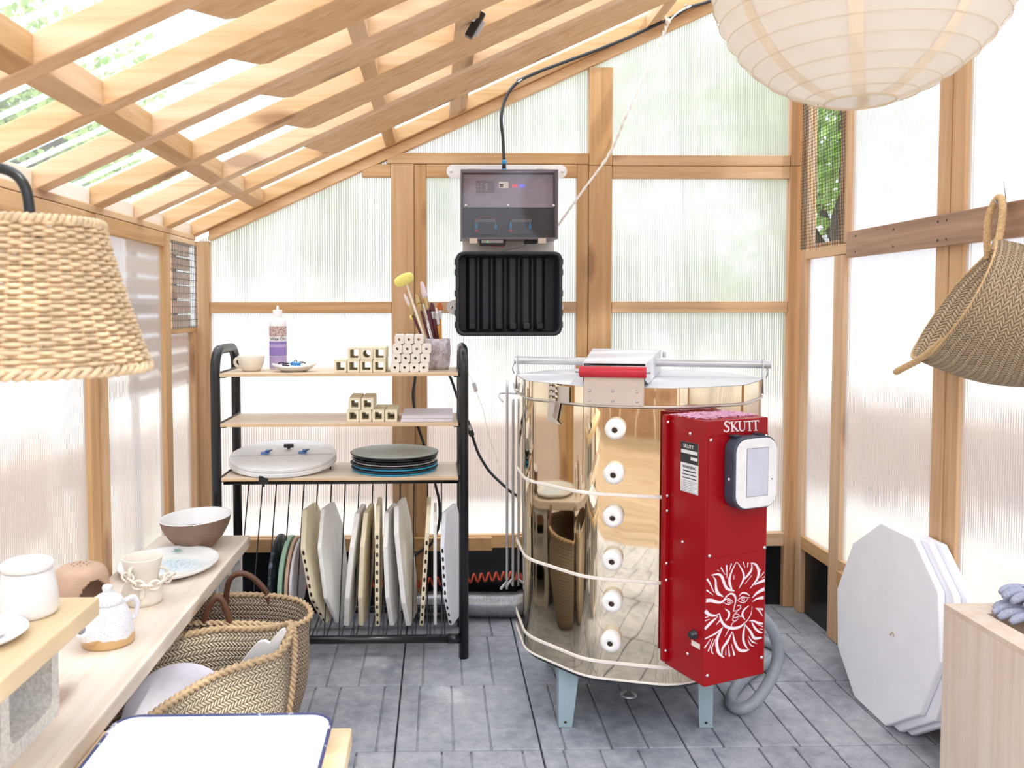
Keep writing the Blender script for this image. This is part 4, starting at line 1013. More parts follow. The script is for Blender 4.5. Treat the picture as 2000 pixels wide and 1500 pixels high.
m = MB(); m.box(.148, .218, yi-.004, yi-.001, z1-.08, z1-.035); ct = m.build('charge_panel', plain('panel_face', '#938f98', .5), eb)
m = MB()
for i in range(3):
    for j in range(2): m.lathe([(.0001, .001), (.0028, .0008), (.003, 0)], (.155+j*.012, yi-.004, z1-.045-i*.012), 10, (0, -1, 0))
for i in range(5): m.box(.184, .192, yi-.0048, yi-.004, z1-.048-i*.006, z1-.045-i*.006)
m.build('panel_marks', M['labelwhite'], ct)
m = MB(); m.box(.232, .268, yf-.0025, yf-.001, z1-.07, z1-.046); st_ = m.build('sticker', M['labelwhite'], eb)
m = MB(); m.box(.235, .248, yf-.0032, yf-.0025, z1-.0665, z1-.063); m.box(.235, .248, yf-.0032, yf-.0025, z1-.0605, z1-.055); m.build('sticker_print', M['ink'], st_)
text('276', .014, (.297, yi-.006, z1-.054), (1, 0, 0), (0, 0, 1), M['redled'], 'red_digits', eb)
text('204', .014, (.325, yi-.006, z1-.054), (1, 0, 0), (0, 0, 1), M['blueled'], 'blue_digits', eb)
m = MB()
for i in range(2):
    for j in range(2): m.box(.345+j*.009, .349+j*.009, yi-.006, yi-.005, z1-.052-i*.009, z1-.049-i*.009)
m.box(.343, .36, yi-.006, yi-.005, z1-.071, z1-.069); m.build('display_marks', M['labelwhite'], eb)
for x in (.107, .267, .44): MB().lathe([(.0001, .004), (.004, .0035), (.006, 0)], (x, yf-.0005, z0+.126), 12, (0, -1, 0)).build('lid_screw', M['chrome'], eb)
for x in (.12, .382):
    m = MB(); m.box(x, x+.03, yf-.005, yf-.001, z0-.018, z0+.002); m.box(x+.002, x+.028, yf+.0, yf+.02, z0-.014, z0-.002); m.build('latch', M['satin'], eb, bevel=.001)
    m = MB(); m.box(x-.004, x+.036, yf-.001, yf+.012, z1+.001, z1+.007); m.build('hinge', M['white'], eb, bevel=.001)
m = MB(); m.box(.162, .262, yf+.045, yf+.085, z0-.020, z0-.001); ch = m.build('charger_module', M['blackplastic'], eb, bevel=.001)
m = MB(); m.box(.168, .252, yf+.0435, yf+.0448, z0-.012, z0-.002); m.build('module_face', M['labelwhite'], ch)
m = MB(); m.lathe([(.0001, .001), (.002, .001), (.002, 0)], (.192, yf+.0434, z0-.008), 10, (0, -1, 0)); m.build('led', M['greenled'], ch)
m = MB(); m.tube(spline([(.20, yf+.05, z0-.022), (.235, yf+.045, z0-.025), (.258, yf+.05, z0-.02), (.262, yf+.06, z0-.006)], 6), .0015, 8); m.tube(spline([(.235, yf+.045, z0-.025), (.252, yf+.042, z0-.026), (.255, yf+.045, z0-.034)], 5), .0012, 8); m.build('wire', M['redwire'], ch)
m = MB(); m.box(.335, .385, yf+.05, yf+.08, z0-.014, z0-.001); m.build('plug_housing', M['blackplastic'], eb, bevel=.003)
m = MB(); m.tube(spline([(.35, yf+.06, z0-.014), (.32, yf+.06, z0-.028), (.27, yf+.07, z0-.036), (.22, yf+.08, z0-.05)], 8), .0016, 8); m.build('lead', M['greycord'], eb)
m = MB(); gx = .256; gy = yf+.06
m.lathe([(.011, 0), (.011, .010), (.009, .011), (.0075, .012)], (gx, gy, z1+.001), 14); gl_ = m.build('cable_gland', M['blue'], eb)
m = MB(); m.lathe([(.0075, .010), (.0085, .011), (.0085, .03), (.007, .032)], (gx, gy, z1), 14); m.build('gland_body', M['blackplastic'], gl_)
m = MB(); m.lathe([(.009, .030), (.0105, .031), (.0105, .042), (.007, .047), (.005, .047)], (gx, gy, z1), 14); m.build('gland_nut', M['blue'], gl_)
m = MB(); m.lathe([(.0001, .006), (.005, .005), (.006, 0)], (.292, gy, z1+.001), 14); m.build('vent_plug', M['blue'], eb)
# open black case with ribs below it
bc = thing('black_case', 'open fronted black ribbed plastic case hung below the clear lidded enclosure', 'case', (.27, yk-.06, 1.12))
cx0, cx1, cz0, cz1, cyf = .068, .474, 1.118, 1.438, 3.222
def rr3(x0, x1, z0, z1, r, y, n=6): return [(s, y, z) for s, z in rrect(x0, x1, z0, z1, r, n)]
m = MB(); nO = rr3(cx0+.006, cx1-.006, cz0+.006, cz1-.006, .022, yk); fO = rr3(cx0+.003, cx1-.003, cz0+.003, cz1-.003, .026, cyf+.01)
fI = rr3(cx0+.013, cx1-.013, cz0+.013, cz1-.013, .02, cyf+.01); bI = rr3(cx0+.016, cx1-.016, cz0+.016, cz1-.016, .018, yk-.012)
m.loft([nO, fO, fI, bI], True, False); m.f.append([len(m.v)-len(bI)+i for i in range(len(bI))]); m.build('shell', M['blackplastic'], bc, bevel=.001)
m = MB(); q = [rr3(cx0, cx1, cz0, cz1, .03, cyf+.006), rr3(cx0-.001, cx1+.001, cz0-.001, cz1+.001, .031, cyf-.002), rr3(cx0+.004, cx1-.004, cz0+.004, cz1-.004, .027, cyf-.008), rr3(cx0+.012, cx1-.012, cz0+.012, cz1-.012, .02, cyf-.004), rr3(cx0+.014, cx1-.014, cz0+.014, cz1-.014, .018, cyf+.012)]
m.loft(q, True, True); m.build('rim', M['blackplastic'], bc)
for i in range(6):
    x = .133+i*.0535
    m = MB(); 
    pf = [(x-.024, yk-.013), (x-.014, yk-.03), (x-.010, yk-.034), (x+.010, yk-.034), (x+.014, yk-.03), (x+.024, yk-.013)]
    m.prism([(a, b, cz0+.02) for a, b in pf], (0, 0, cz1-cz0-.036)); m.build('rib', M['blackplastic'], bc, bevel=.003)
    if i != 1:
        m = MB(); m.prism([(x-.014, yk-.035, cz0+.018), (x+.014, yk-.035, cz0+.018), (x+.013, yk-.062, cz0+.022), (x-.013, yk-.062, cz0+.022)], (0, 0, .026)); m.build('foot_block', M['blackplastic'], bc, bevel=.004)
for sx, xx in ((-1, cx0), (1, cx1)):
    for z in (1.16, 1.205, 1.28, 1.36, 1.40):
        m = MB(); m.box(xx-.005, xx+.005, cyf+.004, cyf+.03, z-.012, z+.012); m.build('catch', M['blackplastic'], bc, bevel=.002)

# ================================================================== cables, light, lanterns
yc = 3.33
cq = [(gx, gy, z1+.047), (gx-.002, gy+.02, 1.87), (gx-.008, yc-.02, 1.966), (.268, yc, 2.045), (.315, yc, 2.105), (.40, yc, 2.146), (.491, yc, 2.18), (.691, yc, 2.255), (.891, yc, 2.344), (.981, yc, 2.393), (1.061, yc, 2.418), (1.28, yc, 2.50)]
m = MB(); m.tube(spline(cq, 8), .0062, 12); cab = m.build('black_cable', M['rubber'], None, loc=(gx, gy, z1))
tag(cab, 'thick black cable rising from the enclosure and clipped along the sloping gable', 'cable')
for p, nm in (((.322, yc, 2.108), 0), ((.981, yc, 2.393), 0)):
    m = MB(); m.tube([(p[0]+.009*math.cos(a), p[1]+.009*math.sin(a)*.8, p[2]+.006*math.cos(a)) for a in [2*PI*i/12 for i in range(12)]], .0028, 8, closed=True); m.lathe([(.0001, .004), (.004, .003), (.005, 0)], (p[0]-.010, p[1]+.004, p[2]+.010), 10, (0, -1, 0)); m.build('cable_clip', M['steel'], cab)
sq = [(.895, 3.315, 2.33), (.86, 3.31, 2.245), (.809, 3.305, 2.138), (.727, 3.30, 1.961), (.668, 3.295, 1.823), (.568, 3.29, 1.685), (.50, 3.285, 1.59), (.468, 3.29, 1.545)]
m = MB(); SP_ = spline(sq, 14); fr = []
for k in (0, 1):
    pts = []
    for i, p in enumerate(SP_):
        a = i*.9+k*PI; rr2 = .004 if i < 60 else .0022; pts.append(p+Vector((math.cos(a)*rr2, math.sin(a)*rr2, 0)))
    m.tube(pts, .0036 if k == 0 else .0034, 7)
m.tube(spline([(.895, 3.315, 2.33), (.93, 3.312, 2.365), (.978, 3.31, 2.392)], 6), .003, 7); m.tube(spline([(.895, 3.315, 2.33), (.885, 3.312, 2.35), (.88, 3.315, 2.375)], 6), .003, 7)
m.lathe([(.0001, -.012), (.010, -.006), (.011, .003), (.006, .010), (.0001, .012)], (.895, 3.312, 2.335), 12)
so = m.build('twisted_rope', M['rope'], None, loc=(.895, 3.31, 2.33)); tag(so, 'white twisted rope slanting down from the gable to the enclosure', 'rope')
# black work light clipped under a rafter
wl_ = thing('work_light', 'small black clip-on light bar hanging under a rafter near the top', 'light', (.085, 2.3, 2.02))
a, b = Vector((.120, 2.29, 2.012)), Vector((.082, 2.29, 1.947)); dd = (b-a).normalized()
m = MB(); m.bar(a, b, .022, .022, (0, 1, 0)); m.build('body', M['black'], wl_, bevel=.003)
sd = Vector((dd.z, 0, -dd.x)); sd = sd if sd.x > 0 else -sd
m = MB(); m.bar(a+sd*.0125+dd*.018, b+sd*.0125-dd*.012, .016, .003, (0, 1, 0)); m.build('lens', M['screen'], wl_, bevel=.001)
m = MB(); m.box(.060, .092, 2.275, 2.305, 2.004, 2.008); m.tube(spline([(.075, 2.29, 2.006), (.085, 2.29, 1.992), (.100, 2.29, 1.99)], 6), .004, 8); m.box(.058, .064, 2.278, 2.302, 1.99, 2.006); m.build('bracket', M['steel'], wl_, bevel=.001)
m = MB(); m.lathe([(.0001, .002), (.006, .0015), (.006, 0)], Vector((.096, 2.278, 1.99)), 12, (0, -1, 0)); m.build('pivot', M['steel'], wl_)
# paper lantern
LC = Vector((.75, 1.5, .62+1.225)); LR = .262
ln_ = thing('paper_lantern', 'big round cream paper lantern with thin wire rings, hung at top right', 'lantern', LC)
th0 = math.asin(.058/LR); rings = []; nn = 96; nr = 44
def lp(th, k, d=0):
    f = LR+d; ph = 2*PI*k/nn
    return LC+Vector((f*math.sin(th)*math.cos(ph), f*math.sin(th)*math.sin(ph), -f*math.cos(th)))
nw = 20; ths = [th0+(PI-2*th0)*i/(nr*2) for i in range(nr*2+1)]
m = MB(); rg = []
for i, th in enumerate(ths):
    w_ = ((th-th0)/(PI-2*th0)*nw) % 1; d = -.0025*math.sin(PI*w_)
    rg.append([lp(th, k, d-.0012*(abs(math.sin(ph_*4))**6)) for k in range(nn) for ph_ in (2*PI*k/nn,)])
m.loft(rg, True, True); sh = m.build('paper_shade', M['paper'], ln_)
for i in range(nw+1):
    th = th0+(PI-2*th0)*i/nw
    wob = .01 if 0 < i < nw else 0
    m = MB(); m.tube([lp(min(PI-.02, max(.05, th+wob*math.sin(2*PI*k/nn*1+i))), k, .0006) for k in range(nn)], .0008 if 0 < i < nw else .002, 5, closed=True); m.build('wire_ring', M['lanternwire'], ln_)
for q in range(8):
    m = MB(); rgs = []
    ph = 2*PI*q/8+.28
    for i in range(61):
        th = th0+(PI-2*th0)*i/60; w_ = .011
        row = []
        for e in (-1, 1):
            f = LR+.0004; dph = e*w_/max(.06, f*math.sin(th)); row.append(LC+Vector((f*math.sin(th)*math.cos(ph+dph), f*math.sin(th)*math.sin(ph+dph), -f*math.cos(th))))
        rgs.append(row)
    m.loft(rgs, False, True); m.build('paper_seam', M['paperseam'], ln_)
m = MB(); m.tube([LC+Vector((0, 0, LR-.004)), LC+Vector((0, 0, LR+.15)), (LC.x, LC.y, rz(LC.x)+.01)], .003, 8); m.build('cord', M['rope'], ln_)
# wicker lamp on a black curved arm, close on the left
AX = Vector((-.594, 1.25, 0)); zt, zb, rt, rb_ = 1.347, 1.138, .098, .160
lm = thing('arc_lamp', 'woven wicker lampshade on a curved black arm, close at left', 'lamp', (AX.x-.2, AX.y, 0))
def shade_r(z): f = (zt-z)/(zt-zb); return rt+(rb_-rt)*f**1.15
m = MB(); ns = 46; rowsn = 36
for i in range(rowsn):
    z = zb+.006+(zt-zb-.012)*i/(rowsn-1); R = shade_r(z); pts = []
    for k in range(ns*8):
        ph = 2*PI*k/(ns*8); d = .0042*math.sin(ph*ns/2+(PI if i % 2 else 0))
        pts.append(AX+Vector(((R+d)*math.cos(ph), (R+d)*math.sin(ph), z+.0012*math.sin(ph*3+i*1.7))))
    m.tube(pts, .0031, 6, closed=True)
shd = m.build('woven_shade', M['wicker'], lm)
m = MB()
for k in range(ns):
    ph = 2*PI*(k+.0)/ns; m.tube([AX+Vector((shade_r(z)*math.cos(ph), shade_r(z)*math.sin(ph), z)) for z in [zb+(zt-zb)*j/8 for j in range(9)]], .0026, 6)
m.build('stakes', M['wickerstake'], shd)
for z, R, nm in ((zb, rb_, 'bottom_braid'), (zt, rt, 'top_braid')):
    m = MB()
    for s in (0, 1):
        m.tube([AX+Vector(((R+.004*math.cos(ph*34+s*PI))*math.cos(ph), (R+.004*math.cos(ph*34+s*PI))*math.sin(ph), z+.0045*math.sin(ph*34+s*PI))) for ph in [2*PI*k/272 for k in range(272)]], .0042, 6, closed=True)
    m.build(nm, M['wicker'], shd)
m = MB(); m.lathe([(.014, .04), (.016, 0), (.016, -.05), (.0001, -.05)], AX+Vector((0, 0, zt-.03)), 18); 
for k in range(3): m.tube([AX+Vector((0, 0, zt-.004)), AX+Vector((rt*math.cos(k*2.09), rt*math.sin(k*2.09), zt-.004))], .0018, 6)
m.build('lamp_socket', M['black'], lm)
m = MB(); ar = [(AX.x, AX.y, zt-.02), (AX.x, AX.y, zt+.02), (AX.x-.006, AX.y, zt+.055), (AX.x-.025, AX.y, zt+.076), (AX.x-.06, AX.y, zt+.083), (AX.x-.12, AX.y, zt+.08), (AX.x-.18, AX.y, zt+.06), (AX.x-.215, AX.y, zt+.01), (AX.x-.22, AX.y, zt-.08), (AX.x-.22, AX.y, .80), (AX.x-.22, AX.y, .69)]
m.tube(spline(ar, 8), .0078, 14); m.build('arm', M['black'], lm)
m = MB(); m.lathe([(.0001, .018), (.07, .016), (.075, .010), (.075, 0), (.0001, 0)], (AX.x-.22, AX.y, .671), 32); m.build('base', M['black'], lm)
# ================================================================== things on the rack
# hollow square kiln posts
def post_proto(name, w, ln, hole, mat, rnd_, inner='sq'):
    """a hollow post lying on its side: front face at the origin, bottom centre"""
    n = 6; o = []
    def sq(h, r):
        q = []
        for cx, cz, a0 in ((h-r, h-r, 0), (-h+r, h-r, 90), (-h+r, -h+r, 180), (h-r, -h+r, 270)):
            for i in range(n): a = math.radians(a0+90*i/(n-1)); q.append((cx+r*math.cos(a), cz+r*math.sin(a)))
        return q
    h = w/2; out = sq(h, rnd_); inn = sq(hole, .003) if inner == 'sq' else [(hole*math.cos(math.atan2(b, a)), hole*math.sin(math.atan2(b, a))) for a, b in out]
    if inner != 'sq': inn = [(hole*math.cos(2*PI*i/len(out)+PI/8*0), hole*math.sin(2*PI*i/len(out))) for i in range(len(out))]
    R = lambda q, y: [Vector((a, y, b+h)) for a, b in q]
    m = MB(); m.loft([R(inn, .0), R(out, .0), R(out, ln), R(inn, ln), R(inn, .0)], True, False)
    return m
def place_posts(kind, w, ln, hole, mat, rnd_, rows_, y, z, labelf, group, inner='sq', pitch=None):
    proto = None; pz = z
    for r, (xs, pw) in enumerate(rows_):
        for c, x in enumerate(xs):
            if proto is None:
                o = post_proto(kind, w, ln, hole, mat, rnd_, inner).build(kind, M[mat], None, bevel=.0012); proto = o
            else:
                o = proto.copy(); C.objects.link(o)
            rr = random.Random(r*17+c*5+int(w*1000)); o.location = (x, y+rr.uniform(0, .006), z+r*(pitch or w)); o.rotation_euler = (0, 0, rr.uniform(-.02, .02))
            tag(o, labelf(r, c), 'kiln post', group)
ORD = ['first', 'second', 'third', 'fourth', 'fifth', 'sixth']
RW = ['bottom row', 'second row', 'third row', 'top row']
place_posts('kiln_post', .043, .15, .0265/2+.001, 'post', .004, [([-.338, -.2935, -.249, -.2045], 0), ([-.2905, -.203], 0)], 2.917, 1.0022,
            lambda r, c: ('hollow square kiln post on the top shelf, bottom row, %s from left' % ORD[c]) if r == 0 else 'hollow square kiln post on the top shelf, upper row, %s end' % ('left' if c == 0 else 'right'), 'square hollow kiln posts on the top shelf')
o = post_proto('k', .043, .15, .0135, 'post', .004, 'round').build('kiln_post', M['post'], None, bevel=.0012); o.location = (-.2465, 2.917, 1.0022+.043)
tag(o, 'kiln post with a round hole among square holed ones, upper row', 'kiln post', 'square hollow kiln posts on the top shelf')
place_posts('kiln_post', .0325, .09, .0048, 'postwhite', .0065, [([-.150, -.1165, -.083, -.0495], 0), ([-.146, -.113, -.079, -.045], 0), ([-.141, -.107, -.0735, -.040], 0), ([-.134, -.101, -.067], 0)], 2.922, 1.0022,
            lambda r, c: 'small round holed kiln post, %s of the pile, %s from left' % (RW[r], ORD[c]), 'small round holed kiln posts piled on the top shelf', 'round')
place_posts('kiln_post', .042, .165, .0125, 'post', .004, [([-.297, -.2535, -.209, -.164], 0), ([-.290, -.246], 0)], 2.922, .8292,
            lambda r, c: ('hollow square kiln post on the middle shelf, lower row, %s from left' % ORD[c]) if r == 0 else 'hollow square kiln post on the middle shelf, upper row, %s one' % ('left' if c == 0 else 'right'), 'square hollow kiln posts on the middle shelf')
for i, nm in enumerate(('lower', 'upper')):
    m = MB(); m.box(-.130+.003*i, .051+.001*i, 2.912, 3.13, .8292+.0117*i, .8292+.0117*i+.0112)
    o = m.build('ceramic_slab', M['lavender'], None, bevel=.002, loc=(-.04, 3.0, .8292+.0117*i)); tag(o, 'white ceramic slab, %s of two beside the square posts' % nm, 'slab', 'two white slabs on the middle shelf')
# cup
c0 = (-.662, 3.0, 1.0022)
cu = thing('tea_cup', 'pale handmade cup with side loop handle at the left of the top shelf', 'cup', c0)
m = MB(); m.lathe([(.0001, .004), (.026, .004), (.030, .010), (.040, .028), (.0435, .0525), (.046, .0545), (.0475, .053), (.0445, .030), (.036, .010), (.030, 0), (.0001, 0)], c0, 44); m.build('body', M['cream'], cu)
m = MB(); m.tube(spline([(c0[0]-.040, c0[1]-.006, c0[2]+.044), (c0[0]-.052, c0[1]-.008, c0[2]+.043), (c0[0]-.056, c0[1]-.008, c0[2]+.030), (c0[0]-.048, c0[1]-.006, c0[2]+.018), (c0[0]-.036, c0[1]-.004, c0[2]+.014)], 7), .0055, 12); m.build('handle', M['cream'], cu)
# wax bottle
c0 = Vector((-.583, 3.085, 1.0022))
bo = thing('wax_bottle', 'squeeze bottle with purple label reading Wax On, behind the small dish', 'bottle', c0)
m = MB(); m.lathe([(.0001, 0), (.029, 0), (.031, .003), (.031, .170), (.029, .180), (.018, .186), (.016, .192), (.0001, .192)], c0, 40); m.build('body', M['bottle'], bo)
m = MB(); m.lathe([(.0170, 0), (.0170, .028), (.0155, .0305), (.0045, .031), (.004, .042), (.0025, .046), (.0001, .046)], c0+Vector((0, 0, .186)), 30); m.build('cap', M['white'], bo)
lb_ = None
for nm, mt, a, b, rr in (('label_foot', 'lilac', .005, .048, .0313), ('label_base', 'purple', .050, .102, .0313), ('label_name', 'labelwhite', .102, .121, .0313), ('label_photo', 'labelpic', .121, .157, .0313)):
    m = MB(); m.lathe([(rr, a), (rr, b)], c0, 40); m.build(nm, M[mt], bo)
m = MB(); m.lathe([(.0315, .081), (.0315, .092)], c0, 40); m.build('label_strip', M['lilac'], bo)
vdir = (Vector((0, 0, 0))-Vector((c0.x, c0.y, 0))).normalized(); vx = Vector((-vdir.y, vdir.x, 0)); vx = vx if vx.x > 0 else -vx
text('Wax On', .0155, c0+vdir*.0322+Vector((0, 0, .112)), vx, (0, 0, 1), M['ink'], 'label_word', bo)
text('wax resist', .006, c0+vdir*.0322+Vector((0, 0, .124)), vx, (0, 0, 1), M['labelwhite'], 'label_word', bo) if False else None
# small leaf shaped dish with clips
c0 = Vector((-.508, 2.968, 1.0022))
di = thing('leaf_dish', 'small white leaf shaped dish holding blue clips on the top shelf', 'dish', c0)
def leafring(rx, ry, z, lift=0): 
    q = []
    for k in range(48):
        a = 2*PI*k/48; x = rx*math.cos(a); y = ry*math.sin(a)*(1-.28*math.cos(a)); q.append(c0+Vector((x+.004, y, z+lift*abs(math.cos(a))**3)))
    return q
m = MB(); m.loft([leafring(.001, .001, 0), leafring(.04, .028, 0), leafring(.062, .045, .009, .003), leafring(.078, .056, .017, .010), leafring(.080, .058, .019, .0105), leafring(.076, .054, .019, .010), leafring(.06, .043, .011, .003), leafring(.04, .028, .005), leafring(.001, .001, .004)], True, True); m.build('body', M['whiteglaze'], di)
def clip(loc, label, cat, rot, mat, tiltx=0):
    t = thing('spring_clip', label, cat, loc, 'blue and grey clips')
    L = Vector(loc); rm = Matrix.Rotation(rot, 3, 'Z') @ Matrix.Rotation(tiltx, 3, 'X')
    def q(x, y, z): return L+rm @ Vector((x, y, z))
    m = MB(); m.prism([q(-.018, -.005, .003), q(.006, -.007, .003), (q(.012, 0, .003)), q(.006, .007, .003), q(-.018, .005, .003)], rm @ Vector((0, 0, .004))); m.prism([q(-.016, -.0045, .010), q(.006, -.006, .009), q(.010, 0, .008), q(.006, .006, .009), q(-.016, .0045, .010)], rm @ Vector((0, 0, .004))); m.build('jaws', M[mat], t, bevel=.001)
    m = MB(); m.tube(spline([q(.006, -.007, .012), q(.018, -.009, .016), q(.026, -.003, .012), q(.026, .003, .008), q(.018, .009, .012), q(.006, .007, .012)], 5), .0016, 7); m.build('spring_wire', M['greyblack'], t)
    return t
clip((-.492, 2.962, 1.022), 'bright blue clip lying at the right in the small dish', 'clip', .3, 'blue', .3)
clip((-.513, 2.975, 1.026), 'blue and grey wire clip standing up in the middle of the small dish', 'clip', 1.2, 'bluerag', .9)
clip((-.538, 2.962, 1.020), 'dark grey clip lying at the left in the small dish', 'clip', 2.6, 'greyblack', .2)
# mug of brushes
c0 = Vector((-.002, 3.06, 1.0022))
mg = thing('brush_mug', 'marbled grey mug full of paintbrushes at the right of the top shelf', 'mug', c0)
m = MB(); m.lathe([(.0001, .005), (.036, .006), (.041, .03), (.043, .065), (.0415, .108), (.043, .112), (.0455, .110), (.0475, .065), (.045, .02), (.040, 0), (.0001, 0)], c0, 44); m.build('body', M['marble'], mg)
def brush(label, tip, base, parts_, cat='brush', group='brushes in the marbled mug'):
    """parts_: (name, material, start fraction, end fraction, radius start, radius end, flatten)"""
    tip, base = Vector(tip), Vector(base); d = (base-tip); L = d.length; dn = d.normalized()
    t = thing('paint_brush', label, cat, base, group); first = True
    for nm, mt, a, b, r0, r1, fl in parts_:
        m = MB(); k = 6; pr = [(r0+(r1-r0)*i/k, L*a+(L*(b-a))*i/k) for i in range(k+1)]
        if nm == 'bristles': pr = [(.0004, L*a)]+[(r1*(.55+.45*math.sin(PI/2*min(1, i/k*1.6))), L*(a+(b-a)*(.06+.94*i/k))) for i in range(k+1)]
        pr = [(.0001, pr[0][1])]+pr+[(.0001, pr[-1][1])]
        m.lathe(pr, tip, 14, dn, True, 1, fl); m.build(nm, M[mt], t)
    return t
bz = 1.010
brush('round pale tipped brush leaning furthest left below the yellow sponge', (-.122, 3.055, 1.277), (-.015, 3.055, bz), [('bristles', 'bristle', 0, .16, .002, .006, .8), ('ferrule', 'ferrule', .16, .30, .0062, .006, .8), ('handle', 'maroon', .30, .62, .006, .0035, 1), ('handle_end', 'alu', .62, 1, .0034, .0028, 1)])
brush('wide flat bronze brush leaning behind the left of the marbled mug', (-.078, 3.075, 1.277), (-.005, 3.065, bz), [('bristles', 'ferrule', 0, .14, .010, .0125, .35), ('ferrule', 'ferrule', .14, .24, .012, .0055, .5), ('handle', 'maroon', .24, 1, .0055, .0045, 1)])
brush('grey handled thin brush in the middle of the mug', (-.053, 3.045, 1.24), (.005, 3.05, bz), [('ferrule', 'alu', 0, .25, .003, .0042, 1), ('handle', 'alu', .25, 1, .0042, .003, 1)])
brush('tall fat pale tipped brush rising highest of the paintbrushes', (-.060, 3.085, 1.322), (.008, 3.075, bz), [('bristles', 'bristle', 0, .19, .003, .0105, .9), ('ferrule', 'ferrule', .19, .34, .0105, .009, .9), ('handle', 'maroon', .34, 1, .0095, .006, 1)])
brush('thick maroon handled brush with dark hairs behind the amber ones', (-.024, 3.085, 1.245), (.012, 3.075, bz), [('bristles', 'maroon', 0, .14, .006, .011, .5), ('ferrule', 'alu', .14, .26, .0105, .008, .6), ('handle', 'maroon', .26, 1, .0085, .007, 1)])
brush('copper haired fan brush pointing right over the mug', (.006, 3.075, 1.244), (.012, 3.06, bz), [('bristles', 'copper', 0, .12, .013, .011, .4), ('ferrule', 'alu', .12, .26, .008, .0055, .7), ('handle', 'amber', .26, 1, .0055, .005, 1)])
brush('short amber handled brush with bright ferrule at the right of the mug', (-.006, 3.045, 1.226), (.022, 3.06, bz), [('bristles', 'bristle', 0, .06, .003, .004, 1), ('ferrule', 'chrome', .06, .30, .0055, .005, 1), ('handle', 'amber', .30, 1, .0056, .0045, 1)])
# sponge on a stick
t = thing('sponge_stick', 'yellow foam sponge on a long pale stick above the paintbrushes', 'sponge', (-.02, 3.04, bz))
m = MB(); tp, be = Vector((-.116, 3.045, 1.318)), Vector((-.012, 3.045, bz)); m.tube([tp, be], .0042, 10); m.build('stick', M['bisque'], t)
m = MB(); ax = Vector((.88, .05, .42)).normalized(); cc = Vector((-.122, 3.045, 1.327)); k = 12
m.lathe([(.0001, -.037)]+[(.0215*math.sin(PI*(i+.0)/k)**.6, -.037*math.cos(PI*i/k)) for i in range(1, k)]+[(.0001, .037)], cc, 24, ax, True, 1, .9); m.build('foam_head', M['yellow'], t)
t = thing('foam_dabber', 'small yellow foam dabber low behind the pale tipped brush', 'sponge', (-.04, 3.09, bz))
m = MB(); m.tube([Vector((-.088, 3.095, 1.185)), Vector((-.02, 3.085, bz))], .003, 8); m.build('stick', M['bisque'], t)
m = MB(); m.lathe([(.0001, -.012), (.009, -.009), (.011, 0), (.009, .009), (.0001, .012)], (-.092, 3.095, 1.192), 16, (.9, 0, .5)); m.build('foam_head', M['yellow'], t)
# splash pan in two halves, third shelf
c0 = Vector((-.565, 3.07, .6475)); tilt = math.radians(7)
sp_ = thing('splash_pan', 'large round white two part splash pan lying on the third shelf', 'splash pan', c0)
ax = Vector((0, -math.sin(tilt), math.cos(tilt))); upv = Vector((0, math.cos(tilt), math.sin(tilt)))
RP = .192; cz = c0+Vector((0, 0, .018))
def ppt(x, y, z): return cz+Vector((1, 0, 0))*x+upv*y+ax*z
def half(name, y0, z0, z1, R_, keep):
    m = MB(); pts = [ppt(R_*math.cos(a), R_*math.sin(a), z0) for a in [2*PI*i/72 for i in range(72)]]
    m.prism(pts, ax*(z1-z0)); return m.build(name, M['white'], sp_, bevel=.003)
half('lower_tray', 0, 0, .016, RP, 0); half('upper_disc', 0, .0165, .030, RP-.001, 0)
m = MB(); m.bar(ppt(-RP+.01, -.03, .0302), ppt(RP-.01, -.005, .0302), .0014, .0008, ax); m.build('split_line', M['greyink'], sp_)
m = MB(); m.tube([ppt(.01, .06, .03), ppt(.01, .06, .038)], .006, 12); m.tube([ppt(-.008, .06, .042), ppt(.028, .06, .042)], .007, 12); m.build('knob', M['black'], sp_, bevel=.002)
for i, (x, y) in enumerate(((-.062, .0), (.072, .006))):
    m = MB(); m.bar(ppt(x-.018, y, .0335), ppt(x+.012, y, .0335), .018, .006, ax); m.bar(ppt(x-.004, y+.004, .039), ppt(x+.016, y+.004, .041), .012, .006, ax); co_ = m.build('catch_clip', M['bluerag'], sp_, bevel=.002)
    m = MB(); m.tube(spline([ppt(x+.004, y-.008, .037), ppt(x+.022, y, .044), ppt(x+.004, y+.008, .037)], 5), .0015, 7); m.build('clip_wire', M['greyblack'], co_)
for x in (.178, -.175):
    m = MB(); m.tube([ppt(x, -.06, -.012), ppt(x, -.06, .006)], .003, 8); m.build('rubber_foot', M['black'], sp_)
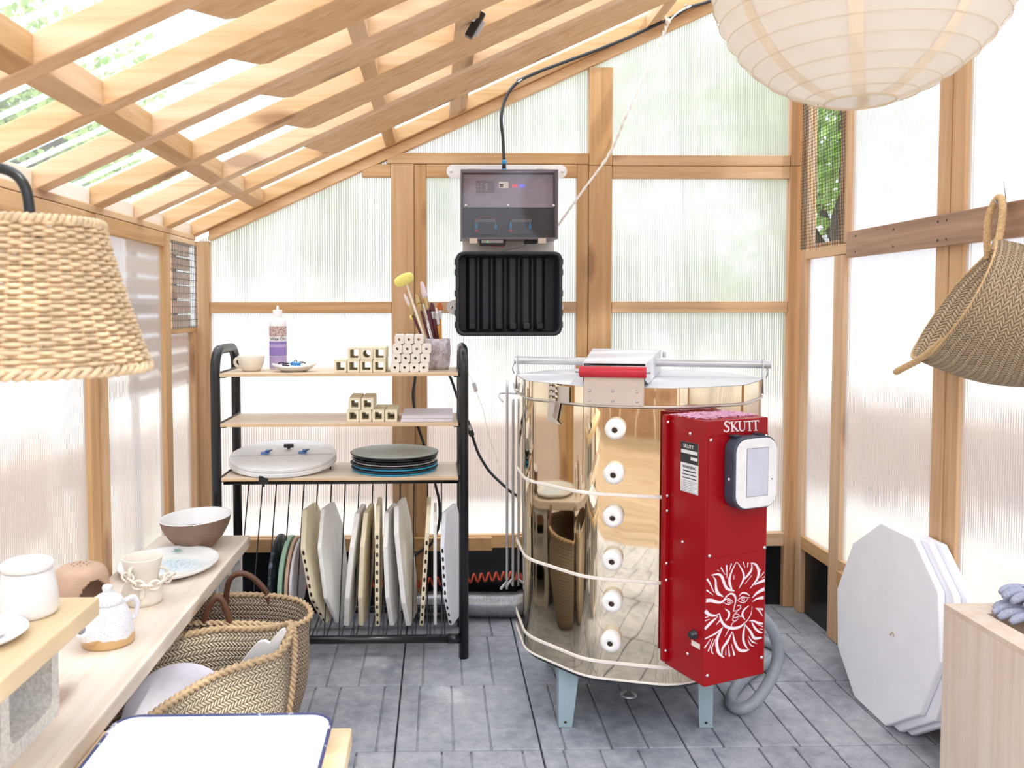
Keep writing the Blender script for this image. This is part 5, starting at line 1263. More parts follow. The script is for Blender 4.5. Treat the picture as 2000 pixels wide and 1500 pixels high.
# stack of round bats
zc_ = .6422; cb_ = Vector((-.158, 3.045, 0))
for i, (r, th, mt, lab) in enumerate([(.152, .007, 'bluebat', 'blue round bat at the very bottom of the stack'), (.157, .005, 'greyblack', 'dark round bat just above the bottom blue one'), (.154, .006, 'bluebat', 'upper blue round bat between two dark ones'), (.158, .004, 'greyblack', 'thin dark wide round bat in the middle of the stack'), (.150, .006, 'alu', 'grey metal round bat below the two black ones'), (.154, .006, 'black', 'lower of the two black round bats under the top one'), (.153, .006, 'black', 'black round bat directly below the grey green top one'), (.158, .005, 'greybat', 'grey green round bat on top of the stack')]):
    ofx = random.Random(i+40).uniform(-.003, .003)
    m = MB(); c_ = cb_+Vector((ofx, ofx*.6, zc_)); m.lathe([(.0001, 0), (r-.002, 0), (r, .0015), (r, th-.0015), (r-.002, th), (.0001, th)], c_, 72, smooth=False)
    o = m.build('round_bat', M[mt], None, loc=c_); tag(o, lab, 'round bat', 'stack of round throwing bats on the third shelf'); zc_ += th+.0028
    if i == 7:
        m = MB(); m.lathe([(.1575, .0001), (.1592, .0015), (.1592, .0035), (.1575, .0046)], c_, 72); m.build('rim', M['greyblack'], o)
t = thing('clamp', 'small black clamp on the front edge of the third shelf', 'clamp', (-.6, 2.885, .628))
m = MB(); m.box(-.616, -.585, 2.882, 2.8905, .622, .650); m.box(-.616, -.585, 2.882, 2.93, .6425, .6478); m.build('body', M['black'], t, bevel=.002)
m = MB(); m.tube([(-.600, 2.888, .622), (-.600, 2.888, .612)], .004, 8); m.build('screw', M['black'], t)
# upright kiln shelves in the bottom of the rack
def plate(label, bot, top, wdt, prof, yaw, lean, mat, th, slots=0, group='kiln shelves standing upright in the rack', name='kiln_shelf', y=2.928, slotmat='dark'):
    """prof: outline in (depth, height); bot/top: x of the front edge at bottom and top"""
    zb0 = .0875; h = max(p[1] for p in prof)
    up = Vector((top-bot, 0, h)).normalized(); dp = Vector((math.sin(math.radians(yaw)), math.cos(math.radians(yaw)), 0)); nr = dp.cross(up).normalized(); nr = nr if nr.x > 0 else -nr
    o3 = Vector((bot, y, zb0)); pt = lambda d, e, n=0: o3+dp*d+up*e+nr*n
    m = MB(); m.prism([pt(d, e, -th/2) for d, e in prof], nr*th)
    o = m.build(name, M[mat], None, bevel=.003, loc=o3); tag(o, label, 'kiln shelf', group)
    if slots:
        P_ = [p for p in prof]; fr = []
        for (d0, e0), (d1, e1) in slots:
            L = math.hypot(d1-d0, e1-e0); k = max(2, int(L/.030))
            for i in range(k):
                f = (i+.5)/k; d, e = d0+(d1-d0)*f, e0+(e1-e0)*f
                td = (dp*(d1-d0)+up*(e1-e0)).normalized(); od = nr.cross(td).normalized()
                if od.y > 0: od = -od
                c = pt(d, e); s = MB()
                ring = [c+od*.0008+td*(.0082*math.copysign(abs(math.sin(a))**.7, math.sin(a)))+nr*(.0040*math.cos(a)) for a in [2*PI*j/12 for j in range(12)]]
                s.prism(ring, -od*.006); s.build('slot', M[slotmat], o)
    return o
OCT = [(.085, 0), (.20, 0), (.262, .10), (.262, .32), (.20, .42), (.085, .42), (0, .30), (0, .12)]
HEX = [(.05, 0), (.20, 0), (.25, .13), (.25, .30), (.20, .41), (.05, .41), (0, .30), (0, .12)]
TAL = [(.045, 0), (.19, 0), (.24, .12), (.24, .34), (.19, .435), (.045, .435), (0, .35), (0, .10)]
def rnd_prof(r): return [(r+r*math.sin(a), r-r*math.cos(a)) for a in [2*PI*i/40 for i in range(40)]]
plate('scuffed black round bat standing furthest left in the rack', -.602, -.598, 0, rnd_prof(.15), 3, 0, 'scuff', .012, name='round_bat', y=2.95)
plate('pale green round bat standing beside the scuffed black one', -.569, -.556, 0, rnd_prof(.148), 3, 0, 'greenpaint', .016, name='round_bat', y=2.945)
plate('tan round bat standing between the green and the white ones', -.546, -.535, 0, rnd_prof(.146), 3, 0, 'tanbat', .012, name='round_bat', y=2.945)
plate('thin white round bat standing right of the tan one', -.530, -.520, 0, rnd_prof(.143), 3, 0, 'lavender', .010, name='round_bat', y=2.945)
plate('cream slotted kiln shelf furthest left, leaning to the left', -.425, -.497, 0, OCT, 10, 0, 'creamshelf', .019, [((0, .30), (0, .12)), ((0, .12), (.085, 0))])
plate('big white kiln shelf leaning left beside the leftmost slotted one', -.385, -.432, 0, OCT, 11, 0, 'paleshelf', .015)
plate('white kiln shelf leaning right, nearest the middle of the rack', -.335, -.292, 0, HEX, 4, 0, 'paleshelf', .018)
plate('cream kiln shelf leaning slightly right, left of the middle slotted one', -.282, -.262, 0, HEX, 4, 0, 'creamshelf', .017)
plate('slotted cream kiln shelf standing straight in the middle of the rack', -.218, -.214, 0, TAL, -1, 0, 'creamshelf', .016, [((0, .35), (0, .10)), ((0, .10), (.045, 0))])
plate('white edged kiln shelf just right of the middle slotted one', -.176, -.192, 0, HEX, 8, 0, 'paleshelf', .017)
plate('tallest white kiln shelf leaning left in front of the wall stud', -.115, -.156, 0, TAL, 8, 0, 'paleshelf', .018)
plate('slotted kiln shelf with chipped white top, leaning right', -.062, -.034, 0, TAL, 0, 0, 'creamshelf', .015, [((0, .33), (0, .10)), ((0, .10), (.045, 0))])
plate('thin grey white kiln shelf between the two rightmost slotted ones', -.013, -.012, 0, HEX, 0, 0, 'paleshelf', .012)
plate('slotted kiln shelf with white face at the right end of the rack', .030, .006, 0, HEX, 16, 0, 'washshelf', .016, [((0, .30), (0, .12)), ((0, .12), (.05, 0))])
# cables and hoses behind the rack
def cable(name, label, pts, r, mat, cat, n=10, k=8):
    m = MB(); m.tube(spline(pts, k), r, n); o = m.build(name, M[mat], None, loc=pts[0]); return tag(o, label, cat)
cable('cable', 'black cable hanging behind the rack in front of the wide stud', [(-.088, 3.30, 1.04), (-.090, 3.30, .957), (-.099, 3.30, .88), (-.085, 3.30, .78), (-.057, 3.30, .69), (-.030, 3.30, .6), (-.010, 3.30, .52), (.004, 3.30, .45), (.0, 3.305, .36), (-.03, 3.31, .29), (-.07, 3.31, .262), (-.115, 3.31, .226), (-.14, 3.31, .20)], .0055, 'rubber', 'cable')
pc = thing('power_cord', 'black cord with inline switch hanging between rack and kiln', 'cord', (.12, 3.25, .75))
m = MB(); m.tube(spline([(.02, 3.26, 1.01), (.048, 3.25, .955), (.077, 3.25, .871), (.11, 3.25, .785)], 8), .0052, 10); m.tube(spline([(.130, 3.25, .735), (.151, 3.25, .671), (.175, 3.25, .625), (.206, 3.25, .581), (.27, 3.24, .52), (.32, 3.21, .47), (.33, 3.16, .30), (.31, 3.12, .02)], 8), .0055, 10); m.build('flex', M['rubber'], pc)
m = MB(); m.bar((.108, 3.25, .79), (.132, 3.25, .728), .022, .020, (0, 1, 0)); sw = m.build('inline_switch', M['black'], pc, bevel=.006, seg=3)
m = MB(); m.bar((.119, 3.2375, .772), (.126, 3.2375, .752), .010, .004, (0, 1, 0)); m.build('rocker', M['labelwhite'], sw)
tc_ = thing('string_light_cord', 'thin white cord with small white switch right of the rack', 'cord', (.17, 3.31, .8))
m = MB(); m.tube(spline([(.100, 3.27, 1.119), (.098, 3.30, 1.06), (.103, 3.315, 1.0), (.125, 3.31, .956), (.139, 3.31, .93)], 6), .0011, 6); m.tube(spline([(.150, 3.31, .895), (.165, 3.31, .855), (.179, 3.31, .815), (.19, 3.31, .76), (.20, 3.31, .72), (.22, 3.31, .663), (.24, 3.31, .60), (.25, 3.31, .575), (.275, 3.31, .535), (.33, 3.31, .5)], 6), .0011, 6); m.build('flex', M['rope'], tc_)
m = MB(); m.bar((.139, 3.31, .930), (.150, 3.31, .895), .016, .010, (0, 1, 0)); m.build('switch', M['labelwhite'], tc_, bevel=.003)
pts = []
for i in range(330):
    f = i/329; x = -.62+1.0*f; zc2 = .126+.036*f+.006*math.sin(f*9); a = 2*PI*i/9.6; R_ = .016; pts.append((x, 3.29+R_*math.sin(a)*.8, zc2+R_*math.cos(a)))
m = MB(); m.tube(pts, .0042, 8); o = m.build('coiled_air_hose', M['orange'], None, loc=(-.1, 3.29, .05)); tag(o, 'orange coiled air hose stretched along the wall behind the rack', 'hose')
m = MB(); rs = []; ps = []
for i in range(420):
    f = i/419; ps.append((-.12+.50*f, 3.285, .053+.003*math.sin(f*6))); rs.append(.0475+.0032*math.sin(i*1.55))
m.tube(ps, .05, 28, rs=rs); o = m.build('flexible_duct', M['foil'], None, loc=(.1, 3.245, 0)); tag(o, 'silver flexible duct lying on the pavers between rack and kiln', 'duct')

# ================================================================== bench and its crockery
def cinder(label, x0, x1, y0, y1, z0, z1, group):
    """block with two cores running along x"""
    m = MB(); wy = (y1-y0); hz = z1-z0; t_ = .028
    a = [y0, y0+t_, y0+wy/2-t_/2, y0+wy/2+t_/2, y1-t_, y1]; b = [z0, z0+t_, z1-t_, z1]
    def cell(ya, yb_, za, zb_): m.box(x0, x1, ya, yb_, za, zb_)
    cell(y0, y1, z0, z0+t_); cell(y0, y1, z1-t_, z1); cell(a[0], a[1], b[1], b[2]); cell(a[2], a[3], b[1], b[2]); cell(a[4], a[5], b[1], b[2])
    for ya, yb_ in ((a[1], a[2]), (a[3], a[4])):      # rounded inner corners
        for (yy, sy) in ((ya, 1), (yb_, -1)):
            for (zz, sz) in ((b[1], 1), (b[2], -1)):
                r = .024; arc = [(yy+sy*(r-r*math.sin(q)), zz+sz*(r-r*math.cos(q))) for q in [PI/2*i/5 for i in range(6)]]
                m.prism([(x0, yy, zz)]+[(x0, p, q) for p, q in arc], (x1-x0, 0, 0))
    o = m.build('cinder_block', M['cinder'], None, loc=((x0+x1)/2, (y0+y1)/2, z0)); return tag(o, label, 'cinder block', group)
G_ = 'cinder blocks under the planks'
cinder('lower concrete block under the far end of the low bench', -.925, -.668, 2.51, 2.85, 0, .2055, G_)
cinder('upper concrete block directly under the far end of the bench plank', -.925, -.668, 2.51, 2.85, .206, .4115, G_)
cinder('concrete block carrying the raised near plank at far left', -.945, -.727, 1.20, 1.60, .4502, .634, G_)
for i, (ya, yb_) in enumerate(((1.31, 1.60),)):
    cinder('lower hidden concrete block under the near part of the bench', -.925, -.69, ya, yb_, 0, .187, G_); cinder('upper hidden concrete block under the near part of the bench', -.925, -.69, ya, yb_, .1875, .3745, G_)
cinder('lower concrete block under the right end of the front plank', -.42, -.20, 1.31, 1.55, 0, .187, G_); cinder('upper concrete block under the right end of the front plank', -.42, -.20, 1.31, 1.55, .1875, .3745, G_)
def slab(name, label, mat, b, cat='plank', bev=.004):
    m = MB(); m.box(*b); o = m.build(name, M[mat], None, bevel=bev, loc=((b[0]+b[1])/2, (b[2]+b[3])/2, b[4])); return tag(o, label, cat)
slab('bench_plank', 'long pale bench plank along the left wall carrying the pottery', 'plank', (-.952, -.644, .45, 2.868, .412, .45))
slab('raised_plank', 'short yellowish raised plank at left holding the white lidded jar', 'plank2', (-.952, -.653, .30, 1.618, .6345, .67))
slab('front_plank', 'yellowish plank in the foreground under the enamel tray', 'plank3', (-.94, -.169, 1.30, 1.607, .375, .411))
# enamel tray
ty = thing('enamel_tray', 'white enamel tray with chipped navy rim in the foreground', 'tray', (-.40, 1.43, .4112))
def tring(x0, x1, y0, y1, r, z, n=9): return [Vector((a, b, z)) for a, b in rrect(x0, x1, y0, y1, r, n)]
q = [tring(-.575, -.232, 1.29, 1.552, .03, .4114), tring(-.580, -.227, 1.286, 1.557, .034, .4135), tring(-.594, -.213, 1.272, 1.570, .036, .4455), tring(-.602, -.205, 1.264, 1.578, .04, .4505), tring(-.604, -.203, 1.262, 1.580, .041, .449)]
m = MB(); m.loft(q, True, True); m.f.append(list(range(len(q[0])))[::-1]); m.build('pan', M['enamel'], ty, solid=.0016)
m = MB(); m.tube(tring(-.605, -.202, 1.261, 1.581, .042, .4503, 12), .0036, 10, closed=True); m.build('rim', M['rim'], ty)
# tilted bowl
c0 = Vector((-.79, 2.735, .4502)); bw = thing('stoneware_bowl', 'brown stoneware bowl with white inside and tilted rim, far end of bench', 'bowl', c0)
def bring(r, z, sl=.0, n=56): return [c0+Vector((r*math.cos(2*PI*k/n)+.0, r*math.sin(2*PI*k/n), z*(1+sl*math.cos(2*PI*k/n-.5)))) for k in range(n)]
m = MB(); m.loft([bring(.001, 0), bring(.054, 0), bring(.060, .006), bring(.086, .035, .04), bring(.105, .068, .055), bring(.1135, .098, .065)], True, True); m.build('outside', M['brownstone'], bw)
m = MB(); m.loft([bring(.1135, .098, .065), bring(.1125, .1005, .065), bring(.1085, .098, .065), bring(.099, .066, .055), bring(.078, .034, .04), bring(.05, .013), bring(.001, .010)], True, True); ins = m.build('glazed_inside', M['whiteglaze'], bw)
m = MB(); m.tube([p+Vector((0, 0, .0008)) for p in bring(.0865, .0495, .045)][6:40], .0012, 5); m.build('glaze_line', M['ink'], ins)
# platter
c0 = Vector((-.805, 2.505, .4502)); pt_ = thing('platter', 'wide white platter with a blue crackled pool and green monogram', 'platter', c0)
def pring(f, z): return [c0+Vector((.142*f*math.cos(2*PI*k/64), .166*f*math.sin(2*PI*k/64), z)) for k in range(64)]
m = MB(); m.loft([pring(.001, .006), pring(.5, .006), pring(.78, .0085), pring(.95, .019), pring(1.0, .0225), pring(1.005, .021), pring(.97, .013), pring(.80, .002), pring(.6, 0), pring(.001, 0)], True, True); m.build('dish', M['platter'], pt_)
m = MB(); oo = c0+Vector((-.012, .128, .0165)); sl_ = Vector((0, .28, .0))
def jp(x, y): return oo+Vector((x*.5, y*1.0, y*.08))
for st in ([(-.030, .006), (-.022, .012), (-.018, .004), (-.020, -.010), (-.028, -.013), (-.033, -.008)], [(-.012, .012), (-.011, -.012)], [(-.012, .012), (0, .012), (.003, .006), (-.006, .001), (.004, -.004), (.003, -.012), (-.010, -.012)], [(.010, .012), (.011, -.006), (.016, -.010), (.026, -.004), (.034, -.008)]):
    m.tube(spline([jp(*p) for p in st], 5), .0010, 6)
m.build('monogram', M['greenink'], pt_)
# vase cup with chain
c0 = Vector((-.782, 2.215, .4502)); vs_ = thing('chain_vase', 'cream waisted cup hung with a clay chain, between teapot and platter', 'vase', c0)
m = MB(); m.lathe([(.0001, .005), (.040, .006), (.047, .022), (.043, .046), (.036, .066), (.041, .092), (.048, .120), (.0505, .122), (.052, .119), (.046, .092), (.0405, .066), (.047, .048), (.054, .026), (.053, .010), (.048, .003), (.046, .0), (.0001, 0)], c0, 52); m.build('body', M['bisque'], vs_)
vd = (Vector((0, 0, 0))-Vector((c0.x, c0.y, 0))).normalized(); vr = Vector((-vd.y, vd.x, 0)); vr = vr if vr.x > 0 else -vr
def vp(a, r, z): return c0+(vd*math.cos(a)+vr*math.sin(a))*r+Vector((0, 0, z))
m = MB(); m.tube(spline([vp(-.55, .046, .106), vp(-.55, .058, .100), vp(-.55, .060, .086), vp(-.55, .046, .075)], 6), .0045, 10); lg_ = m.build('lug', M['bisque'], vs_)
m = MB(); m.tube(spline([vp(1.3, .044, .092), vp(1.3, .062, .086), vp(1.3, .060, .070), vp(1.3, .042, .064)], 6), .0045, 10); m.build('lug', M['bisque'], vs_)
cp_ = [(-.62, .061, .084), (-.42, .064, .074), (-.16, .067, .066), (.12, .069, .062), (.42, .071, .061), (.72, .072, .064), (1.02, .072, .068), (1.3, .076, .069)]
for i, (a, r, z) in enumerate(cp_):
    p = vp(a, r, z); nx = vp(*cp_[min(i+1, len(cp_)-1)])-vp(*cp_[max(i-1, 0)]); t1 = nx.normalized(); t2 = (t1.cross(vd)).normalized() if i % 2 == 0 else vd
    t2 = (t2*.8+Vector((0, 0, .35))).normalized()
    m = MB(); m.tube([p+t1*(.0145*math.cos(q))+t2*(.0115*math.sin(q)) for q in [2*PI*k/22 for k in range(22)]], .0034, 8, closed=True); m.build('chain_link', M['cream'], vs_)
m = MB(); m.tube(spline([vp(.0, .0415, .060), vp(-.02, .050, .048), vp(-.05, .056, .033), vp(-.1, .054, .024)], 6), .006, 10, rs=[.004+.004*math.sin(PI*i/18) for i in range(19)]); m.build('applied_leaf', M['bisque'], vs_)
# teapot
c0 = Vector((-.768, 1.945, .4502)); tp_ = thing('teapot', 'speckled white teapot with raw clay foot and stubby spout', 'teapot', c0)
m = MB(); m.lathe([(.0001, 0), (.056, 0), (.0585, .006), (.058, .026), (.053, .056), (.043, .080), (.034, .092), (.031, .094), (.0001, .094)], c0, 52); m.build('body', M['speckle'], tp_)
m = MB(); m.lathe([(.034, .092), (.036, .0945), (.036, .098), (.032, .105), (.020, .113), (.012, .116), (.010, .121), (.012, .128), (.010, .134), (.0001, .135)], c0, 40); m.build('lid', M['speckle'], tp_)
sd_ = Vector((-.34, -.94, 0)).normalized()
m = MB(); m.tube(spline([c0+sd_*.040+Vector((0, 0, .030)), c0+sd_*.062+Vector((0, 0, .040)), c0+sd_*.082+Vector((0, 0, .057))], 6), .014, 18, rs=[.027-.001*i for i in range(13)]); spo = m.build('spout', M['speckle'], tp_)
a_ = c0+sd_*.0822+Vector((0, 0, .0572)); dd_ = (sd_*.020+Vector((0, 0, .017))).normalized()
m = MB(); m.lathe([(.0001, .0012), (.0095, .001), (.0095, 0)], a_, 16, dd_); m.build('spout_hole', M['greyink'], spo)
m = MB(); hd = Vector((.80, .60, 0)).normalized(); m.tube(spline([c0+hd*.036+Vector((0, 0, .088)), c0+hd*.058+Vector((0, 0, .094)), c0+hd*.068+Vector((0, 0, .075)), c0+hd*.062+Vector((0, 0, .050)), c0+hd*.052+Vector((0, 0, .044))], 6), .0062, 12); m.build('handle', M['speckle'], tp_)
# clay dome with holes and an arched mouth
c0 = Vector((-.886, 2.08, .4502)); dm = thing('clay_dome', 'raw clay dome with pierced top and arched opening, behind the white jar', 'pottery dome', c0)
prof = [(.056, 0), (.060, .03), (.0625, .07), (.0615, .104), (.055, .126), (.042, .136), (.020, .1405), (.0005, .141)]
n = 72; md = Vector((.80, -.60, 0)).normalized(); ang0 = math.atan2(md.y, md.x)
def drng(r, z): return [c0+Vector((r*math.cos(ang0+2*PI*(k+.5)/n), r*math.sin(ang0+2*PI*(k+.5)/n), z)) for k in range(n)]
PP = spline([Vector((a, 0, b)) for a, b in prof], 6)
me_v = []; me_f = []
for p in PP: me_v += drng(p.x, p.z)
def inmouth(i, k):
    zz = (PP[i].z+PP[i+1].z)/2; da = ((k+1) % n)/n*2*PI; da = da-2*PI if da > PI else da; xx = da*.064
    return (xx/.040)**2+(max(0, zz-.062)/.052)**2 < 1
for i in range(len(PP)-1):
    for k in range(n):
        if not inmouth(i, k): me_f.append((i*n+k, i*n+(k+1) % n, (i+1)*n+(k+1) % n, (i+1)*n+k))
m = MB(); m.add(me_v, me_f, None, True); m.build('shell', M['terracotta'], dm, solid=.007)
rr = random.Random(9)
for i, (r, k) in enumerate([(.008, 3), (.020, 8), (.031, 12)]):
    for j in range(k):
        a = 2*PI*j/k+i*.4; z = (.1455, .1444, .1422)[i]
        m = MB(); m.lathe([(.0001, .0004), (.0022, .0002), (.0022, -.006)], c0+Vector((r*math.cos(a), r*math.sin(a), z-.0005)), 10); m.build('pierced_hole', M['dark'], dm)
# lidded jar
c0 = Vector((-.747, 1.53, .6702)); jr = thing('lidded_jar', 'white lidded jar on the raised plank at far left', 'jar', c0)
m = MB(); m.lathe([(.0001, 0), (.046, 0), (.050, .004), (.0515, .012), (.049, .045), (.043, .078), (.0405, .082), (.0001, .082)], c0, 52); m.build('body', M['whiteglaze'], jr)
m = MB(); m.lathe([(.0415, .0825), (.044, .084), (.0455, .089), (.0445, .095), (.039, .0985), (.02, .0995), (.0001, .0998)], c0, 52); m.build('lid', M['whiteglaze'], jr)
# plate with cake and napkin
c0 = Vector((-.775, 1.405, .6702)); pl_ = thing('side_plate', 'white side plate at the left edge of the raised plank', 'plate', c0)
m = MB(); m.lathe([(.0001, .004), (.05, .004), (.068, .008), (.079, .0145), (.080, .0150), (.081, .014), (.070, .006), (.05, 0), (.0001, 0)], c0, 56); m.build('dish', M['whiteglaze'], pl_)
m = MB(); m.prism([c0+Vector(p) for p in ((-.04, -.03, .0085), (.035, -.038, .0085), (.046, .012, .0085), (-.03, .03, .0085))], (0, 0, .0015)); o = m.build('napkin', M['lavender'], None, loc=c0+Vector((0, 0, .0085))); tag(o, 'folded grey napkin on the side plate at the left edge', 'napkin')
m = MB(); m.prism([c0+Vector(p) for p in ((-.05, .005, .0102), (.008, .010, .0102), (.006, .04, .0102), (-.045, .045, .0102))], (0, 0, .022)); o = m.build('cake_slice', M['yellow'], None, bevel=.004, loc=c0+Vector((0, 0, .0102))); tag(o, 'pale yellow cake piece on the side plate', 'cake')

# ================================================================== straw baskets
def twist(path, r, mat, name, parent, pitch=.018, closed=True, amp=.0045):
    m = MB(); P_ = resample(path, int(sum((Vector(path[i])-Vector(path[i-1])).length for i in range(1, len(path)))/.003), closed)
    for s in (0, 1, 2):
        q = []; d = 0
        for i, p in enumerate(P_):
            t_ = (P_[(i+1) % len(P_)]-P_[i-1] if closed else P_[min(i+1, len(P_)-1)]-P_[max(i-1, 0)]).normalized(); a = Vector((0, 0, 1)).cross(t_).normalized(); b = t_.cross(a); ph = 2*PI*(i*.003/(pitch*3)+s/3)
            q.append(p+a*amp*1.2*math.sin(ph)+b*amp*.8*math.sin(2*ph))
        m.tube(q, r, 6, closed=closed)
    return m.build(name, M[mat], parent)
def basket(root, rim, base, levels, mat, name='body', bulge=.02, nseg=96):
    R_ = resample(spline(rim, 8, True), nseg); cb = sum(R_, Vector())/nseg
    bx, by, brx, bry, brot = base; ang = [math.atan2(p.y-cb.y, p.x-cb.x) for p in R_]
    B_ = []
    L_ = 0
    for k in range(nseg):
        # base ellipse, same winding and start direction as the rim
        t_ = 2*PI*k/nseg*(1 if basket_ccw(R_) else -1)+ang[0]-brot
        x, y = brx*math.cos(t_), bry*math.sin(t_); B_.append(Vector((bx+x*math.cos(brot)-y*math.sin(brot), by+x*math.sin(brot)+y*math.cos(brot), .006)))
    rg = [[Vector((bx, by, .006))+(p-Vector((bx, by, .006)))*f for p in B_] for f in (.02, .5, .9)]
    for i in range(levels+1):
        f = i/levels; row = []
        for k in range(nseg):
            p = B_[k].lerp(R_[k], f); o_ = Vector((p.x-bx, p.y-by, 0)); o_ = o_.normalized() if o_.length else o_
            row.append(p+o_*bulge*math.sin(PI*min(1, f*1.15)))
        rg.append(row)
    m = MB(); m.loft(rg, True, True); return m.build(name, M[mat], root, solid=.006), R_
def basket_ccw(R_): return sum(R_[i-1].x*R_[i].y-R_[i].x*R_[i-1].y for i in range(len(R_))) > 0
ra = [(-.362, 2.36, .362), (-.40, 2.43, .37), (-.47, 2.468, .374), (-.58, 2.486, .374), (-.70, 2.482, .37), (-.82, 2.45, .36), (-.90, 2.39, .355), (-.88, 2.32, .355), (-.78, 2.295, .36), (-.66, 2.292, .362), (-.52, 2.29, .36), (-.42, 2.285, .356), (-.378, 2.31, .355)]
bA = thing('straw_basket', 'straw basket with brown leather handles standing behind the open front basket', 'basket', (-.62, 2.38, 0), 'straw baskets on the floor')
b1, RA = basket(bA, ra, (-.63, 2.375, .20, .075, 0), 14, 'straw', bulge=.022)
twist(RA, .0045, 'braid', 'rim_braid', bA)
for pts in ([(-.632, 2.478, .33), (-.628, 2.478, .385), (-.616, 2.474, .425), (-.59, 2.472, .442), (-.56, 2.472, .436), (-.53, 2.474, .410), (-.508, 2.478, .375), (-.500, 2.478, .33)], [(-.650, 2.296, .325), (-.644, 2.292, .362), (-.630, 2.286, .405), (-.608, 2.284, .434), (-.594, 2.284, .430), (-.580, 2.287, .395), (-.573, 2.292, .355), (-.571, 2.296, .325)]):
    m = MB(); S_ = spline(pts, 8); m.tube(S_, .0085, 12); h_ = m.build('leather_handle', M['leather'], bA)
rb2 = [(-.388, 2.195, .392), (-.43, 2.232, .372), (-.50, 2.252, .36), (-.60, 2.262, .356), (-.70, 2.215, .352), (-.79, 2.11, .352), (-.87, 1.93, .352), (-.88, 1.76, .345), (-.80, 1.655, .34), (-.71, 1.68, .335), (-.645, 1.80, .33), (-.595, 1.93, .33), (-.53, 2.045, .332), (-.45, 2.105, .336), (-.405, 2.135, .345)]
bB = thing('straw_basket', 'wide open straw basket in front, holding a round plate and white paddle', 'basket', (-.66, 1.95, 0), 'straw baskets on the floor')
b2, RB = basket(bB, rb2, (-.66, 1.95, .27, .125, math.radians(46)), 14, 'strawpale', bulge=.03)
twist(RB, .0055, 'braid', 'rim_braid', bB, amp=.0055)
m = MB(); sq_ = [Vector((-.388, 2.195, .392)), Vector((-.381, 2.172, .355)), Vector((-.379, 2.150, .30)), Vector((-.384, 2.14, .24)), Vector((-.395, 2.13, .16)), Vector((-.415, 2.12, .08))]
for s in (0, 1):
    q = []
    for i, p in enumerate(spline(sq_, 20)): q.append(p+Vector((.004*math.sin(i*.75+s*PI)+.006, -.004*math.cos(i*.75+s*PI)-.004, 0)))
    m.tube(q, .0048, 6)
m.build('corner_seam', M['braid'], bB)
c0 = Vector((-.625, 2.0, .232)); nr = Vector((.30, -.72, .55)).normalized()
m = MB(); m.lathe([(.0001, 0), (.10, 0), (.130, .006), (.134, .012), (.130, .016), (.10, .013), (.0001, .013)], c0, 64, nr); o = m.build('round_plate', M['lavender'], None, loc=c0); tag(o, 'round pale plate standing inside the open front basket', 'plate')
m = MB(); Y_ = 2.165; m.prism([(x, Y_+.10*(.3-z), z) for x, z in ((-.505, .12), (-.512, .31), (-.485, .345), (-.468, .362), (-.452, .365), (-.440, .358), (-.412, .392), (-.400, .398), (-.397, .385), (-.415, .34), (-.425, .12))], (.002, .012, 0)); o = m.build('white_paddle', M['whiteglaze'], None, bevel=.003, loc=(-.45, 2.165, .12)); tag(o, 'white paddle leaning at the right end inside the open front basket', 'paddle')
# bag hanging from the board on the right wall
bg_ = thing('hanging_basket', 'woven palm basket hanging by its rope handle on the right wall board', 'basket', (1.36, 2.05, 1.4))
T = Vector((1.385, 2.075, 1.392)); L = Vector((1.345, 2.36, 1.085))
rim = [T, Vector((1.402, 2.13, 1.36)), Vector((1.412, 2.27, 1.285)), Vector((1.412, 2.37, 1.20)), Vector((1.402, 2.425, 1.13)), L, Vector((1.30, 2.20, 1.098)), Vector((1.262, 2.055, 1.158)), Vector((1.252, 1.97, 1.217)), Vector((1.275, 1.945, 1.287)), Vector((1.325, 1.985, 1.352))]
R_ = resample(spline(rim, 8, True), 88); k0 = 88
cc = sum(R_, Vector())/88; end = Vector((1.345, 1.72, 1.155))
rg = []
for i in range(15):
    f = i/14; row = []
    for p in R_:
        tgt = end+Vector(((p.x-cc.x)*.42, (p.y-cc.y)*.10, (p.z-cc.z)*.62))
        q = p.lerp(tgt, f); d = p-cc; q += Vector((max(0, d.x)*.2, -.03, d.z*.30-.022))*math.sin(PI*f)*.55; 
        q.x = min(q.x, 1.418); row.append(q)
    rg.append(row)
for f in (.7, .3, .02): rg.append([end+(p-end)*f for p in rg[14]])
m = MB(); m.loft(rg, True, True); m.build('body', M['straw2'], bg_, solid=.006)
m = MB(); m.tube(R_, .0045, 8, closed=True); m.build('rim_cord', M['ropewrap'], bg_)
def ropeh(pts, r, name):
    S_ = spline(pts, 14); m = MB(); n_ = len(S_); m.tube(S_, r, 12, rs=[r*(1+.10*math.sin(i*2.2)) for i in range(n_)]); return m.build(name, M['ropewrap'], bg_)
ropeh([T+Vector((.015, .05, -.045)), T+Vector((.012, .052, .01)), T+Vector((.012, .046, .065)), T+Vector((.016, .028, .10)), T+Vector((.014, .005, .103)), T+Vector((.008, -.012, .07)), T+Vector((-.005, -.022, .01)), T+Vector((-.02, -.03, -.03))], .0085, 'rope_handle')
ropeh([Vector((1.285, 2.12, 1.14)), Vector((1.297, 2.20, 1.105)), Vector((1.315, 2.30, 1.072)), Vector((1.31, 2.355, 1.05)), Vector((1.315, 2.385, 1.04)), Vector((1.335, 2.38, 1.052)), Vector((1.345, 2.33, 1.075))], .0085, 'rope_handle')
m = MB(); m.tube([(1.43, 2.092, 1.475), (1.395, 2.092, 1.485), (1.392, 2.092, 1.492)], .0025, 8); o = m.build('nail', M['steel'], None, loc=(1.43, 2.092, 1.475)); tag(o, 'bent nail in the right wall board holding the hanging basket', 'nail')
